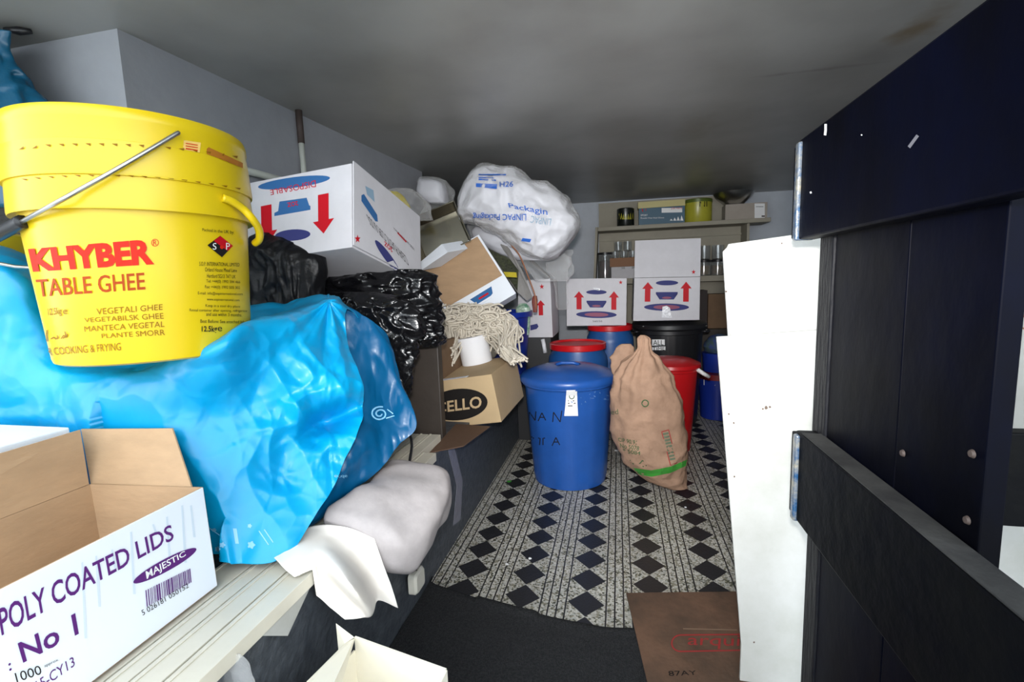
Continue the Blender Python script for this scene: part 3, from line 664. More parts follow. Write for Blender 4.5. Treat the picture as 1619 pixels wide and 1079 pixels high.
# upside down 2oz carton
def frame_box(o, A, B, C_, D): return [Vector(v) for v in (A, B, C_, D)]
s_ = .83
def scl(p): return CAM+(Vector(p)-CAM)*s_
A, B, C_, D = [scl(p) for p in ((-1.012, 1.75, 1.553), (-1.509, 1.764, 1.517), (-.990, 1.668, 1.223), (-.987, 2.303, 1.417))]
ex, ez, ey = B-A, C_-A, D-A
tw = thing('carton', C_+ex*.5, 'upside-down white carton with red arrows and blue cups, tilted on the black bags', 'box', 'white cartons printed with red arrows')
V = [A, B, B+ez, C_, D, D+ex, D+ex+ez, D+ez]
twb = mesh('carton_body', V, [(0, 1, 2, 3), (4, 7, 6, 5), (0, 3, 7, 4), (1, 5, 6, 2), (0, 4, 5, 1), (3, 2, 6, 7)], m_cardw, tw, bevel=.002)
exn, eyn, ezn = ex.normalized(), ey.normalized(), ez.normalized()
panel('side_flap', [A-exn*.004-ezn*.006, A-exn*.004+eyn*.48, A-exn*.004+eyn*.48+ez*.98, A-exn*.004+ez*.98], .004, m_cardw, tw, nrm=-exn)
twf = [c for c in tw.children if c.name.startswith('side_flap')][0]
pr = Print([twb, twf])
Q4 = [(556, 390), (390, 424), (386, 290), (556, 257)]     # printed upside down: its top edge is at the bottom
for cu in (.265, .80): pr.arrow(Q4, cu, .22, .69, .10, m_ink_cred)
Qp = [(400, 285), (555, 255), (558, 391), (402, 425)]
pr.poly([(408+57*(1-math.cos(a))/1*1.0, 296-9*(1-math.cos(a))/2*1.6-8.5*math.sin(a)) for a in [i*math.pi/14 for i in range(28)]], m_ink_blue)
pr.poly([(442, 319), (485, 313), (489, 325), (491, 326), (491, 332), (434, 342), (434, 337), (440, 334)], m_ink_blue)
pr.poly([(435, 375)]+[(463+28*math.cos(a), 372-9*math.sin(a)-.06*28*math.cos(a)) for a in [math.pi-i*math.pi/12 for i in range(25)]], m_ink_navy); pr.up()
pr.text('DISPOSABLE', [(500, 287), (427, 300), (427, 308-2), (500, 293+1)][2:]+[(500, 287), (427, 300)][::1] if False else [(500, 296), (428, 309), (427, 301), (499, 285)], m_ink_cred)
pr.text('2OZ', [(472, 325), (455, 328), (454, 321), (471, 318)], m_ink_cred, bold=.02)
# side printing (text runs upside down down the side)
QS = [(600, 430), (560, 385), (562, 268), (655, 342)]
pr.star([(0, 0), (1, 0), (1, 1), (0, 1)], 565, 378, 5, 7, m_ink_cred)
pr.poly([(571, 309), (575, 307), (596, 340), (597, 351), (593, 350), (571, 318)], m_ink_blue); pr.poly([(577, 294), (590, 301), (592, 320), (580, 308)], m_ink_paleblue)
pr.poly([(612+26*math.cos(a)*.72-7*math.sin(a)*.8, 406+26*math.cos(a)+6*math.sin(a)*.3) for a in [i*math.pi/12 for i in range(24)]], m_ink_navy)
pr.up()
pr.text('CLEAR PLASTIC CUPS & LIDS', [(647, 422), (585, 356), (578, 338), (641, 405)], m_ink_black)
pr.text('2OZ', [(620, 400), (607, 388), (607, 381), (620, 392)], m_ink_cred, bold=.03)
pr.text('1000 sets clear plastic', [(655, 397), (622, 363), (621, 358), (654, 391)], m_ink_black)
pr.stroke([(628, 368), (642, 383)], 2, m_ink_cred)
pr.build('printed_design', tw)

# ================================================================== CELLO carton with white roll and mop
s_ = .87
def scl2(p): return CAM+(Vector(p)-CAM)*s_
A, B, C_, D = [scl2(p) for p in ((-.632, 2.3, .606), (-.95, 2.326, .557), (-.592, 2.313, .351), (-.6, 2.744, .634))]
ex, ez, ey = B-A, C_-A, D-A
ce = thing('carton', C_+ex*.5, 'brown carton with CELLO in a black oval, jutting over the ledge', 'box')
ceb = mesh('carton_body', [A, B, B+ez, C_, D, D+ex, D+ex+ez, D+ez], [(0, 1, 2, 3), (4, 7, 6, 5), (0, 3, 7, 4), (1, 5, 6, 2), (0, 4, 5, 1), (3, 2, 6, 7)], m_kraft2, ce, bevel=.002)
cetop = (A, ex.normalized(), ey.normalized(), -ez.normalized())
pr = Print(ceb)
cel = lambda cx, cy, rx, ry, sl: [(cx+rx*math.cos(a), cy+ry*math.sin(a)+sl*rx*math.cos(a)) for a in [i*math.pi/20 for i in range(40)]]
pr.poly([(727, 590), (737, 589), (750, 674), (733, 676)], mat('parcel_tape', (.38, .22, .09), .35)); pr.up()
pr.poly(cel(724, 640, 47, 25, -.08), m_ink_black); pr.up()
pr.text('CELLO', [(689, 637), (761, 626), (762, 645), (690, 654)], m_kraft2, bold=.02)
pr.build('printed_design', ce)
panel('torn_tape', [A+ex*.42+Vector((0, -.002, .003)), A+ex*.99+Vector((0, -.002, .002)), A+ex*.99+ey*.06+Vector((0, 0, .004)), A+ex*.42+ey*.05+Vector((0, 0, .004))], .001, m_tape, ce, label='shiny torn tape on the top edge')
# cardboard scrap under it
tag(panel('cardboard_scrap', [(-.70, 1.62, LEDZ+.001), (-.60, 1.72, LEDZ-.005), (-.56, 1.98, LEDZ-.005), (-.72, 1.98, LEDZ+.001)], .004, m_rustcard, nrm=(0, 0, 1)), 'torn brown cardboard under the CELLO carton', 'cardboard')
# roll
topn = cetop[3]
def on_cello(px, py):
    d = ray(px, py); t = (A-CAM).dot(topn)/d.dot(topn); return CAM+d*t
rc = on_cello(755, 574)+topn*.002; rx = .030*rc.y*1.13
rl = thing('tissue_roll', rc, 'white paper roll standing on top of the CELLO carton', 'roll')
fr = Fr(rc, cetop[1], cetop[2]); 
if fr.z.dot(topn) < 0: fr = Fr(rc, -cetop[1], cetop[2])
hh = .142
lathe('roll_paper', [(.018, 0.0005), (rx, 0.0005), (rx, hh), (.018, hh), (.018, .001)], fr, m_roll, rl, seg=64, cap=False)
# mop head
def mop():
    t = thing('mop_head', at(745, 575, 2.3), 'grey-white cotton string mop head draped over the CELLO carton', 'mop')
    mb = MB()
    rnd = random.Random(3)
    def strand(P, r=.0052):
        V, F_ = tube_vf(smooth_path(P, 16), r, 5); mb.add(V, F_)
    for k in range(210):
        u = rnd.random(); sx = 700+100*rnd.random()
        Yb = rnd.uniform(2.36, 2.44)
        top = at(705+85*u+rnd.uniform(-10, 10), 482+10*rnd.random()+abs(u-.45)*18, Yb)
        ang = (u-.35)
        if u > .45:   # sweep right-down to the ragged tail
            e = rnd.random()
            mid = at(745+70*u+rnd.uniform(-14, 12), 520+rnd.uniform(-12, 14), Yb-.05); end = at(770+52*e+rnd.uniform(-6, 6), 544+30*e+rnd.uniform(-10, 6), Yb-(.03 if e < .35 else .2))
        else:
            mid = at(700+60*u*1.6+rnd.uniform(-10, 10), 525+rnd.uniform(-14, 12), Yb-.05); ex_ = 702+70*u+rnd.uniform(-12, 14); end = at(ex_, 572+rnd.uniform(-24, 10), Yb-(.2 if ex_ < 720 else .03))
        j = lambda s: Vector((rnd.uniform(-s, s), rnd.uniform(-s, s), rnd.uniform(-s, s)))
        P = [top+j(.02), (top*2+mid)/3+j(.018), mid+j(.015), (mid+end)/2+j(.015), end+j(.01)]
        strand(P)
    for k in range(120):   # loose curls over the top
        c = at(rnd.uniform(692, 795), rnd.uniform(486, 528), rnd.uniform(2.30, 2.36)); a = rnd.uniform(0, 6.3)
        P = [c+Vector((.03*math.cos(a+i*1.1)*(1+.3*i), rnd.uniform(-.01, .01), .022*math.sin(a+i*1.1))) for i in range(4)]
        strand(P)
    for k in range(26):    # the tuft at the right
        st = at(800+rnd.uniform(-12, 8), 556+rnd.uniform(-10, 6), 2.15); e = at(822+rnd.uniform(-14, 14), 573+rnd.uniform(-7, 5), 2.06)
        strand([st, (st+e)/2+Vector((0, 0, -.006+rnd.uniform(-.01, .01))), e])
    mb.build('mop_strings', m_mop, t, smooth=True)
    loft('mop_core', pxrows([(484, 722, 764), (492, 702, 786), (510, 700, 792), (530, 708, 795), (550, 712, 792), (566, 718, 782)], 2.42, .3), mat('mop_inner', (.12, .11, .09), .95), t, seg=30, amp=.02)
mop()

# ================================================================== BLACK BAGS, CABINET
tag(box('metal_cabinet', WF, (-1.12, 1.79, LEDZ+.001), (-.712, 1.835, .832), m_cabinet, bevel=.004), 'plain dark brown metal cabinet on the ledge between the blue bag and the CELLO carton', 'cabinet')
loftbag = lambda name, rows, Y, m, lb, ratio=.6, amp=.05, f=5, seed=1, **k: tag(loft(name, pxrows(rows, Y, ratio), m, seg=170, amp=amp, f=f, seed=seed, **k), lb, 'bag')
loftbag('refuse_sack', [(368, 408, 425), (378, 398, 455), (400, 398, 500), (430, 398, 512), (470, 398, 505), (510, 398, 500), (560, 400, 500), (620, 405, 490)], 1.42, m_blackcloth, 'matt black sack between the yellow tub and the upside-down carton', .5, .03, 9, 2, aniso=(1.5, 1, .6))
loftbag('refuse_sack', [(426, 560, 668), (440, 500, 684), (470, 480, 692), (505, 485, 697), (530, 500, 699), (547, 520, 695)], 1.73, m_blackbag, 'glossy black bin bag heaped on top of the brown cabinet', .38, .038, 13, 4, aniso=(1, 1, 1.4))
loftbag('refuse_sack', [(462, 515, 600), (480, 500, 650), (510, 505, 668), (540, 520, 660), (600, 520, 650), (660, 530, 640)], 1.50, m_blackbag, 'glossy black bag wedged behind the peak of the blue bag', .3, .036, 15, 9)
# brown scraps beside the mop
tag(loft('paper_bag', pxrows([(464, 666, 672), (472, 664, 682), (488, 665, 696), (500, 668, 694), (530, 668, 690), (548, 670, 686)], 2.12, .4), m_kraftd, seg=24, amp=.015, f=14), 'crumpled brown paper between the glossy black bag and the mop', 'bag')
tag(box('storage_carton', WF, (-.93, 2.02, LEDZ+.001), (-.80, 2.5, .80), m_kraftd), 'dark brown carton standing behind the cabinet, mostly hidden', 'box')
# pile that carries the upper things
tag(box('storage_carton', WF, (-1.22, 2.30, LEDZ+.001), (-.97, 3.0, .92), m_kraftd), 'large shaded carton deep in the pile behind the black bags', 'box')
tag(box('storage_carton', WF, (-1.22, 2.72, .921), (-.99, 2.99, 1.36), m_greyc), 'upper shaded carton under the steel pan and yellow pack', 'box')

# ================================================================== LIDS CARTON (front left)
A = Vector((-.812, .745, .684)); wv = Vector((-.275, -.008, -.006)); dv = Vector((.0, -.40, .0)); hv = Vector((.006, 0, -.209))
lb = thing('carton', A+wv*.5+dv*.5+hv, 'open white carton reading POLY COATED LIDS No 1, at front left', 'box')
T = .004
def quad(name, a, b, c, d, m, par, t=T, n=None, **k): return panel(name, [a, b, c, d], t, m, par, nrm=n, **k)
F0 = at(0, 941, 1); 
near = A+dv; 
# outer side with print (white outside, kraft inside)
side = MB(); a0, a1, a2, a3 = A, atx(0, 940, -.812), atx(0, 940, -.812)+hv, A+hv
a1 = A+dv+Vector((0, 0, .0)); a2 = a1+hv
o_side = quad('side_panel', A, a1, a2, A+hv, m_cardw2, lb, .0025, n=(1, 0, 0))
quad('side_panel', A-Vector((.0005, 0, 0)), a1-Vector((.0005, 0, 0)), a2-Vector((.0005, 0, 0)), A+hv-Vector((.0005, 0, 0)), m_kraft, lb, .002, n=(-1, 0, 0), label='bare brown inner face')
E1 = A+wv
quad('end_panel', A, E1, E1+hv, A+hv, m_kraft, lb, .003, n=(0, 1, 0))
quad('side_panel', E1, E1+dv, E1+dv+hv, E1+hv, m_kraft, lb, .003, n=(-1, 0, 0), label='plain brown far side')
quad('bottom_panel', A+hv, E1+hv, E1+hv+dv, A+hv+dv, m_kraft, lb, .003, n=(0, 0, -1))
quad('end_flap', at(145, 774, .737), at(303, 772, .748), at(272, 678, .80), at(128, 679, .785), m_kraft, lb, .003, n=(0, 1, 0))
quad('side_flap', E1+Vector((0, -.002, .001)), E1+dv, atx(0, 720, -1.10)+Vector((0, -.15, 0)), at(127, 680, .735), m_kraft, lb, .003, n=(-1, 0, 0))
pr = Print(o_side)
QL = [(0, 941), (312, 773), (335, 912), (0, 1128)]
for (x, y0, y1) in ((150, 880, 960), (205, 842, 940), (262, 818, 900), (286, 800, 890), (300, 800, 850), (128, 890, 1010), (175, 870, 900), (240, 830, 845)):
    pr.poly([(x, y0), (x+3, y0-1), (x+9, y1), (x+5, y1)], m_ink_streak)
pr.up()
pr.text('POLY COATED LIDS', [(-5, 964), (270, 829), (275, 853), (2, 1006)], m_ink_purple, bold=.012)
pr.text('No 1', [(27, 1018), (118, 970), (124, 1003), (36, 1049)], m_ink_purple, bold=.018)
pr.text(':', [(12, 1050), (16, 1048), (18, 1060), (14, 1062)], m_ink_purple, bold=.02)
pr.text('1000', [(22, 1065), (62, 1052), (66, 1066), (26, 1080)], m_ink_black); pr.text('approx.', [(69, 1053), (92, 1042), (93, 1046), (70, 1057)], m_ink_black)
pr.text('15-CY13', [(55, 1078), (115, 1038), (118, 1053), (60, 1094)], m_ink_purple)
pr.poly([(260+50*math.cos(a), 895+8*math.sin(a)*1.35-.52*50*math.cos(a)) for a in [i*math.pi/20 for i in range(40)]], m_ink_purple); pr.up()
pr.text('MAJESTIC', [(229, 904), (291, 871), (294, 881), (232, 920)], m_ink_white, bold=.012)
xx = 229.0; rr = random.Random(5)
while xx < 299:
    w = rr.choice((1, 1, 1.6, 2.4)); y = 934-(xx-229)*.49
    pr.poly([(xx, y), (xx+w, y-w*.5), (xx+w+2.2, y+26-w*.5-(xx-229)*.06), (xx+2.2, y+26-(xx-229)*.06)], m_ink_purple); xx += w+rr.choice((1, 1.4, 2))
pr.text('5 026181 050152', [(222, 966), (296, 922), (298, 929), (225, 974)], m_ink_black)
pr.build('printed_design', lb)
# thing inside the carton: pale round edge at far left
tag(lathe('paper_disc', [(.05, 0), (.052, .01), (.048, .02), (.0, .02)], Fr((-.90, .50, LEDZ+.055)), m_cardw2, seg=40), 'pale round card disc lying inside the open lids carton', 'card')
# white carton behind the left flap
tag(MB().box(rotz((-1.12, .745, 0), 0), (-.6, -.5, LEDZ+.001), (-.004, -.005, .80)).build('carton', m_cardw2, bevel=.003), 'plain white carton behind the brown flap at the left edge of the frame', 'box')

# ================================================================== TRUNKING
def trunk(x0, x1, y0, y1, z, label):
    mb = MB(); mb.box(WF, (x0, y0, z), (x1, y1, z+.030))
    mb.box(WF, (x0+.004, y0, z+.0301), (x0+.012, y1, z+.0325))
    return tag(mb.build('trunking_length', m_trunk, bevel=.0015), label, 'trunking', 'cream plastic trunking lengths on the ledge')
trunk(-.700, -.645, .30, 1.55, LEDZ+.001, 'cream plastic trunking length on the outer edge of the ledge')
trunk(-.755, -.704, .30, 1.75, LEDZ+.001, 'cream plastic trunking length beside the outermost one on the ledge')
trunk(-.795, -.758, .30, 1.75, LEDZ+.001, 'narrow cream trunking length lying next to the lids carton')
trunk(-.87, -.799, .30, 1.75, LEDZ+.001, 'innermost cream trunking length, running under the lids carton and blue bag')
tag(panel('paper_scrap', [atx(410, 1006, -.655), atx(455, 1006, -.655), atx(490, 930, -.655), atx(478, 920, -.655)], .002, m_board, nrm=(-1, 0, 0)), 'grubby white card triangle hanging below the trunking on the ledge face', 'paper')
tag(loft('plastic_scrap', pxrows([(1035, 372, 380), (1050, 365, 392), (1068, 352, 398), (1090, 345, 400)], .62, .3), m_film, seg=20, amp=.02, f=25), 'crumpled clear plastic hanging under the trunking at the bottom edge', 'plastic')

# ================================================================== BLUE BAG
def blue_bag():
    t = thing('blue_bag', (-1.0, 1.0, LEDZ), 'large bright blue plastic bag on the ledge under the yellow tub', 'bag')
    C = [
     [(-60, 640, 1.13), (60, 640, 1.13), (200, 640, 1.13), (330, 640, 1.35), (430, 640, 1.50), (520, 640, 1.42), (590, 640, 1.35)],
     [(-60, 400, 1.12), (60, 440, 1.12), (230, 490, 1.12), (340, 500, 1.32), (440, 490, 1.38), (520, 490, 1.36), (575, 520, 1.34)],
     [(-60, 402, .84), (42, 430, .86), (200, 530, 1.14), (345, 528, 1.16), (440, 494, 1.20), (518, 474, 1.20), (548, 490, 1.24)],
     [(-60, 500, .83), (48, 545, .84), (190, 572, .96), (330, 546, .85), (408, 506, .94), (505, 505, 1.12), (552, 540, 1.18)],
     [(-60, 580, .82), (60, 592, .83), (170, 592, .84), (320, 585, .83), (415, 560, .93), (500, 565, 1.06), (566, 590, 1.14)],
     [(-60, 635, .85), (60, 640, .82), (160, 645, .80), (300, 650, .84), (400, 640, .93), (490, 630, 1.00), (578, 640, 1.12)],
     [(-60, 665, .83), (60, 672, .81), (150, 690, .79), (290, 700, .82), (390, 715, .89), (470, 700, .97), (560, 690, 1.06)],
     [(-60, 700, .84), (60, 720, .83), (150, 760, .80), (295, 770, .80), (385, 790, .85), (460, 780, .91), (530, 765, .98)],
     [(-60, 760, .90), (60, 800, .88), (150, 840, .83), (312, 835, .79), (382, 845, .82), (445, 838, .86), (500, 812, .92)],
     [(-60, 820, .95), (60, 860, .92), (150, 880, .86), (330, 889, .785), (380, 892, .80), (432, 889, .825), (468, 862, .87)],
    ]
    C = [[at(*p) for p in r] for r in C]
    G = grid_pts(C, 300, 240)
    def w(u, v, p): return 1.0 if v > .1 else .5
    pk_ = at(520, 476, 1.19); pinch = at(518, 668, 1.0)
    G = displaced(G, .022, 3.0, 3, (1, 1, 1), w)
    for r in G:
        for i, p in enumerate(r):
            d = p-pk_; L = d.length; a = math.atan2(d.x+d.y*.6, -d.z)
            k = .012*noise.noise(Vector((a*3.2, L*1.5, 0)))*math.exp(-((L-.16)/.16)**2)*2
            d2 = p-pinch; L2 = d2.length; a2 = math.atan2(d2.x+.7*d2.y, d2.z)
            k += .009*ridged(Vector((a2*.9, L2*1.2, 3)), 1.3, 5)*math.exp(-((L2-.11)/.11)**2)-.15*math.exp(-((d2.x+.6*d2.z)/.075)**2-((d2.z-.5*d2.x)/.035)**2-(d2.y/.12)**2)
            k += (.075*math.exp(-(L2/.17)**2)+.010)*(crumple(Vector((p.x, p.y, p.z*.6)), 8, 4)-.4)
            k += (.03*math.exp(-(L2/.16)**2)+.004)*(crumple(p, 19, 7)-.4)
            k += .012*(crumple(Vector((p.x*.5, p.y*.5, p.z)), 5, 9)-.4)
            nn = Vector((.65, -.7, .3)); q = p+nn*k
            # sits on the ledge
            if q.z < LEDZ+.038 and q.x < -.63: q.z = LEDZ+.038
            if q.z < .86 and q.y < .815 and q.x > -1.14 and q.x < -.835: q.y = .815
            r[i] = q
    V, F_ = sheet_vf(G); body = solidify(mesh('bag_body', V, F_, m_bag, t, smooth=True), .0015)
    # rear layer of the open mouth, same film with its shade painted darker
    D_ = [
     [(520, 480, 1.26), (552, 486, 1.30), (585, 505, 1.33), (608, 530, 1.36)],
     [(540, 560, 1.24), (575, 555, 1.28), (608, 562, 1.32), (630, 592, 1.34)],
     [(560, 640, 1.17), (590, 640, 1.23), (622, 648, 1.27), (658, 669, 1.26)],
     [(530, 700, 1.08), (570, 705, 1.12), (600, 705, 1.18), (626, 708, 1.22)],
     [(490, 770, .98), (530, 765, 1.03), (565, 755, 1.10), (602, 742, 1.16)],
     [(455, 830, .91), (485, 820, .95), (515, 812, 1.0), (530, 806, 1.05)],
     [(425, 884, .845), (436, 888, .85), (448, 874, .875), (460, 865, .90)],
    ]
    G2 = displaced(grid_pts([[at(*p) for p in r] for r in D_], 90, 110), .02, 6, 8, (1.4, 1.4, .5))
    V, F_ = sheet_vf(G2); back = solidify(mesh('mouth_layer', V, F_, mat('blue_bag_film_shaded', (.0, .08, .20), .3, bump=.25, bscale=18), t, smooth=True), .0015)
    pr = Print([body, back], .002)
    for x, y, r in ((340, 838, 4), (352, 862, 5), (395, 832, 4), (398, 862, 7), (345, 868, 5)):
        pr.poly([(x+r*math.cos(a)*(.6+.4*math.cos(a*2.5)**2), y+r*math.sin(a)*(.6+.4*math.cos(a*2.5)**2)) for a in [i*math.pi/8 for i in range(16)]], m_bagprint)
    pr.poly([(368, 836), (374, 836), (378, 860), (372, 860)], m_bagprint)
    for a, b in (((410, 840), (425, 862)), ((418, 838), (432, 858)), ((330, 833), (352, 850))): pr.stroke([a, b], 1.6, m_bagprint)
    # little spiral on the mouth
    pr.stroke([(600+(3+k*.42)*math.cos(k*.42), 655+(2.5+k*.34)*math.sin(k*.42)) for k in range(28)], 2.4, m_bagprint)
    pr.stroke([(612, 648), (622, 655)], 1.5, m_bagprint); pr.stroke([(610, 662), (624, 658)], 1.5, m_bagprint)
    pr.text('eeqe', [(528, 752), (548, 751), (549, 756), (529, 758)], m_bagprint)
    pr.build('pale_print', t)
blue_bag()
# other blue bag high at the far left
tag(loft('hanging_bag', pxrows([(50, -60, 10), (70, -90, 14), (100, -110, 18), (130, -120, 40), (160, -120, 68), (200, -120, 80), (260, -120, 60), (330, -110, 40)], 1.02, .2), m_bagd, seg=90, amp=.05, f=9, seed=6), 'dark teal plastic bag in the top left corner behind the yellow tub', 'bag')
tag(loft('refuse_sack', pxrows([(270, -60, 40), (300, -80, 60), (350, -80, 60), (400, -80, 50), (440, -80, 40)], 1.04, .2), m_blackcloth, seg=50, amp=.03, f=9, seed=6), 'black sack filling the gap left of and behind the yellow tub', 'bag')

# ================================================================== YELLOW TUB
def tub():
    def az(x): d = ray(x, 300); return math.atan2(d.x, d.y)
    a0, a1 = az(-1), az(398); ac = (a0+a1)/2; half = (a1-a0)/2
    dist = 1.34; R = dist*math.sin(half); c = Vector((math.sin(ac)*dist, math.cos(ac)*dist, 0))
    fdir = Vector((-math.sin(ac), -math.cos(ac), 0))
    def zf(x, y, r): 
        q = c+fdir*r; d = ray(x, y); return CAM.z+d.z/math.hypot(d.x, d.y)*(dist-r)
    zt = zf(200, 168, R); zb = zf(232, 576, R*.84)
    t = thing('ghee_tub', (c.x, c.y, zb), 'big yellow plastic tub with red lettering standing on the blue bag', 'bucket')
    f = Fr((c.x, c.y, 0)); h = zt-zb
    z = lambda v: zf(200, v, R)
    z1, z2, z3, z4, z5 = z(195), z(228), z(276), z(326), z(330)
    body = lathe('tub_body', [(R*.80, zb), (R*.835, zb+.004), (R*.845, zb+.012), (R*.925, z4-.002), (R*.985, z4-.004), (R*.99, z4+.002), (R*.975, z3+.004), (R*.955, z3+.003), (R*.955, z3+.0005)], f, m_yellow, t, seg=128, cap=True)
    band = lathe('tub_collar', [(R*.95, z3), (R*.995, z3-.001), (R*1.0, z3+.004), (R*.985, z2+.006), (R*.955, z2+.008), (R*.955, z2+.002)], f, m_yellow, t, seg=128, cap=False)
    lid = lathe('tub_lid', [(R*.95, z2+.004), (R*.975, z2+.003), (R*.985, z2+.008), (R*.972, z1+.004), (R*.982, z1+.008), (R*.978, zt-.008), (R*.965, zt), (R*.90, zt-.004), (R*.88, zt-.02), (0, zt-.02)], f, m_yellow, t, seg=128, cap=False)
    # vent slots under the two collars
    slot = m_ink_gold
    pr = Print([body, band, lid], .0014)
    for k in range(17):
        x = 30+k*21; 
        pr.poly([(x, 228+(abs(x-140)/260)**2*26-1+(6 if x < 60 else 0)), (x+9, 228+(abs(x-140)/260)**2*26-1), (x+8, 231+(abs(x-140)/260)**2*26)], slot)
        y2 = 278+((x-150)/260.0)**2*30
        pr.poly([(x+4, y2-2), (x+14, y2-1), (x+12, y2+1.4)], slot)
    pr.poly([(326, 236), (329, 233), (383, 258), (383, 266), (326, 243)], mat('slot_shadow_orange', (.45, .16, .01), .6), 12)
    pr.poly([(290, 222), (317, 226), (315, 241), (289, 236)], mat('pale_sticker', (.85, .55, .15), .5)); pr.up()
    for k in range(3): pr.stroke([(293, 227+k*4), (312, 230+k*4)], 1.2, m_ink_red)
    S = lambda s, Q, m, b=0, sh=0: pr.text(s, Q, m, bold=b, shear=sh, sub=0)
    # KHYBER in heavy serif letters: sans body plus slab serifs
    S('KHYBER', [(46, 394), (240, 378), (244, 418), (54, 430)], m_ink_red, .05)
    pr.ring(I1, 245, 384, 6, 6, m_ink_red, .16); S('R', [(242, 380), (248, 380), (248, 388), (242, 388)], m_ink_red)
    S('TABLE GHEE', [(58, 442), (228, 431), (230, 458), (62, 470)], m_ink_brown, .008)
    S('12.5kg', [(77, 488), (98, 486), (99, 500), (78, 502)], m_ink_gold, .01); S('e', [(101, 490), (108, 489), (108, 497), (101, 497)], m_ink_gold)
    S('E', [(57, 494), (61, 494), (62, 503), (58, 503)], m_ink_gold)
    S('VEGETALI GHEE', [(153, 488), (257, 481), (257, 490), (154, 498)], m_ink_gold); S('VEGETABILSK GHEE', [(134, 503), (258, 495), (259, 504), (135, 510)], m_ink_gold)
    S('MANTECA VEGETAL', [(134, 516), (260, 508), (260, 517), (135, 525)], m_ink_gold); S('PLANTE SMORR', [(161, 528), (260, 521), (261, 530), (162, 535)], m_ink_gold)
    S('OR COOKING & FRYING', [(66, 551), (191, 542), (192, 554), (69, 563)], m_ink_gold)
    for st in ([(76, 522), (75, 530), (76, 540)], [(82, 536), (87, 533), (90, 537)], [(92, 530), (93, 535), (90, 536)], [(98, 536), (102, 530), (105, 533), (101, 535)], [(104, 524), (106, 534), (108, 528)]): pr.stroke(st, 1.5, m_ink_gold)
    K = m_ink_black
    S('Packed in the UK by:', [(319, 361), (369, 365), (369, 372), (319, 367)], K)
    pr.poly([(347, 373), (367, 389), (350, 407), (327, 388)], K, 8); pr.up(); pr.poly([(347, 373), (367, 389), (359, 397), (337, 381)], m_ink_cred, 8); pr.up()
    S('S', [(335, 385), (341, 384), (341, 395), (335, 395)], m_ink_white); S('P', [(356, 384), (362, 385), (362, 395), (356, 395)], m_ink_white); pr.ell(I1, 349.5, 391, 3, 3, m_ink_red)
    for s, x0, x1, y, hh_ in (('S.O.P. INTERNATIONAL LIMITED', 314, 377, 415, 6.5), ('Orland House Mead Lane', 323, 373, 424, 6.5), ('Hertford SG13 7AT UK', 326, 371, 434, 6.5), ('Tel: +44(0) 1992 584 466', 325, 378, 443, 6.5), ('Fax: +44(0) 1992 505 302', 323, 378, 452, 6.5), ('E-mail: info@sopinternational.com', 312, 382, 462, 6), ('www.sopinternational.com', 326, 377, 472, 5.5), ('Keep in a cool dry place', 324, 378, 482, 5.5), ('Reseal container after opening, refrigerate', 299, 389, 489, 5.5), ('and use within 3 months.', 325, 381, 495, 5.5), ('Best Before: See attached label', 316, 389, 506, 5.5)):
        S(s, [(x0, y-1), (x1, y+1), (x1, y+1+hh_*.85), (x0, y+hh_*.85)], K)
    S('12.5kg', [(318, 516), (342, 515), (342, 528), (318, 527)], K, .02); S('e', [(343, 517), (350, 517), (350, 524), (343, 524)], K)
    pr.build('printed_design', t)
    # ring handle at the right
    g = lambda x, y, k=1.02: None
    def onr(x, y, rr):
        d = ray(x, y); a = d.x**2+d.y**2; b = -2*(d.x*c.x+d.y*c.y); cc = c.x**2+c.y**2-rr*rr; D = b*b-4*a*cc
        s = (-b-math.sqrt(max(D, 0)))/(2*a); return CAM+d*s
    tube('pull_loop', smooth_path([onr(352, 313, R*1.0), onr(366, 318, R*1.03), onr(384, 330, R*1.06), onr(398, 345, R*1.10), at(409, 362, onr(398, 345, R*1.1).y+.03), at(410, 378, onr(398, 345, R*1.1).y+.05), at(403, 385, onr(398, 345, R*1.1).y+.06)], 26), .0085, m_yellow, t)
    # wire bail with black grip
    P0 = onr(277, 214, R*1.0); P1 = onr(150, 287, R*1.03); 
    yy = P1.y
    P1 = onr(170, 276, R*1.045); P2 = onr(80, 326, R*1.07); P3 = at(22, 358, P2.y+.03); P4 = at(-60, 402, P2.y+.10)
    tube('wire_bail', smooth_path([P0+Vector((.004, .0, .002)), P0+fdir*.006, onr(225, 244, R*1.03), P1, onr(125, 301, R*1.055), P2, P3], 50), .0042, m_steel, t, label='bright steel wire handle')
    tube('bail_grip', smooth_path([P3+(P2-P3)*.25, P3, (P3+P4)/2, P4], 14), .0125, m_blackp, t, label='black plastic grip')
    # extension of the bail to the far pivot
    tube('wire_bail', smooth_path([P4, c+Vector((-R*1.25, -.02, P4.z-.02)), c+Vector((-R*.96, .06, z2))], 14), .0042, m_steel, t)
    return c, R, zb
tc_, tR, tzb = tub()
# second yellow tub behind, only its edge shows
y2 = thing('ghee_tub', (-1.80, .96, .93), 'yellow tub edge showing at the far left behind the lettered tub', 'bucket')
lathe('tub_body', [(.15, .93), (.17, .94), (.20, at(10, 390, .96).z), (.22, at(10, 372, .96).z), (.19, at(10, 366, .96).z)], Fr((-1.80, .96, 0)), m_yellow, y2, seg=64)

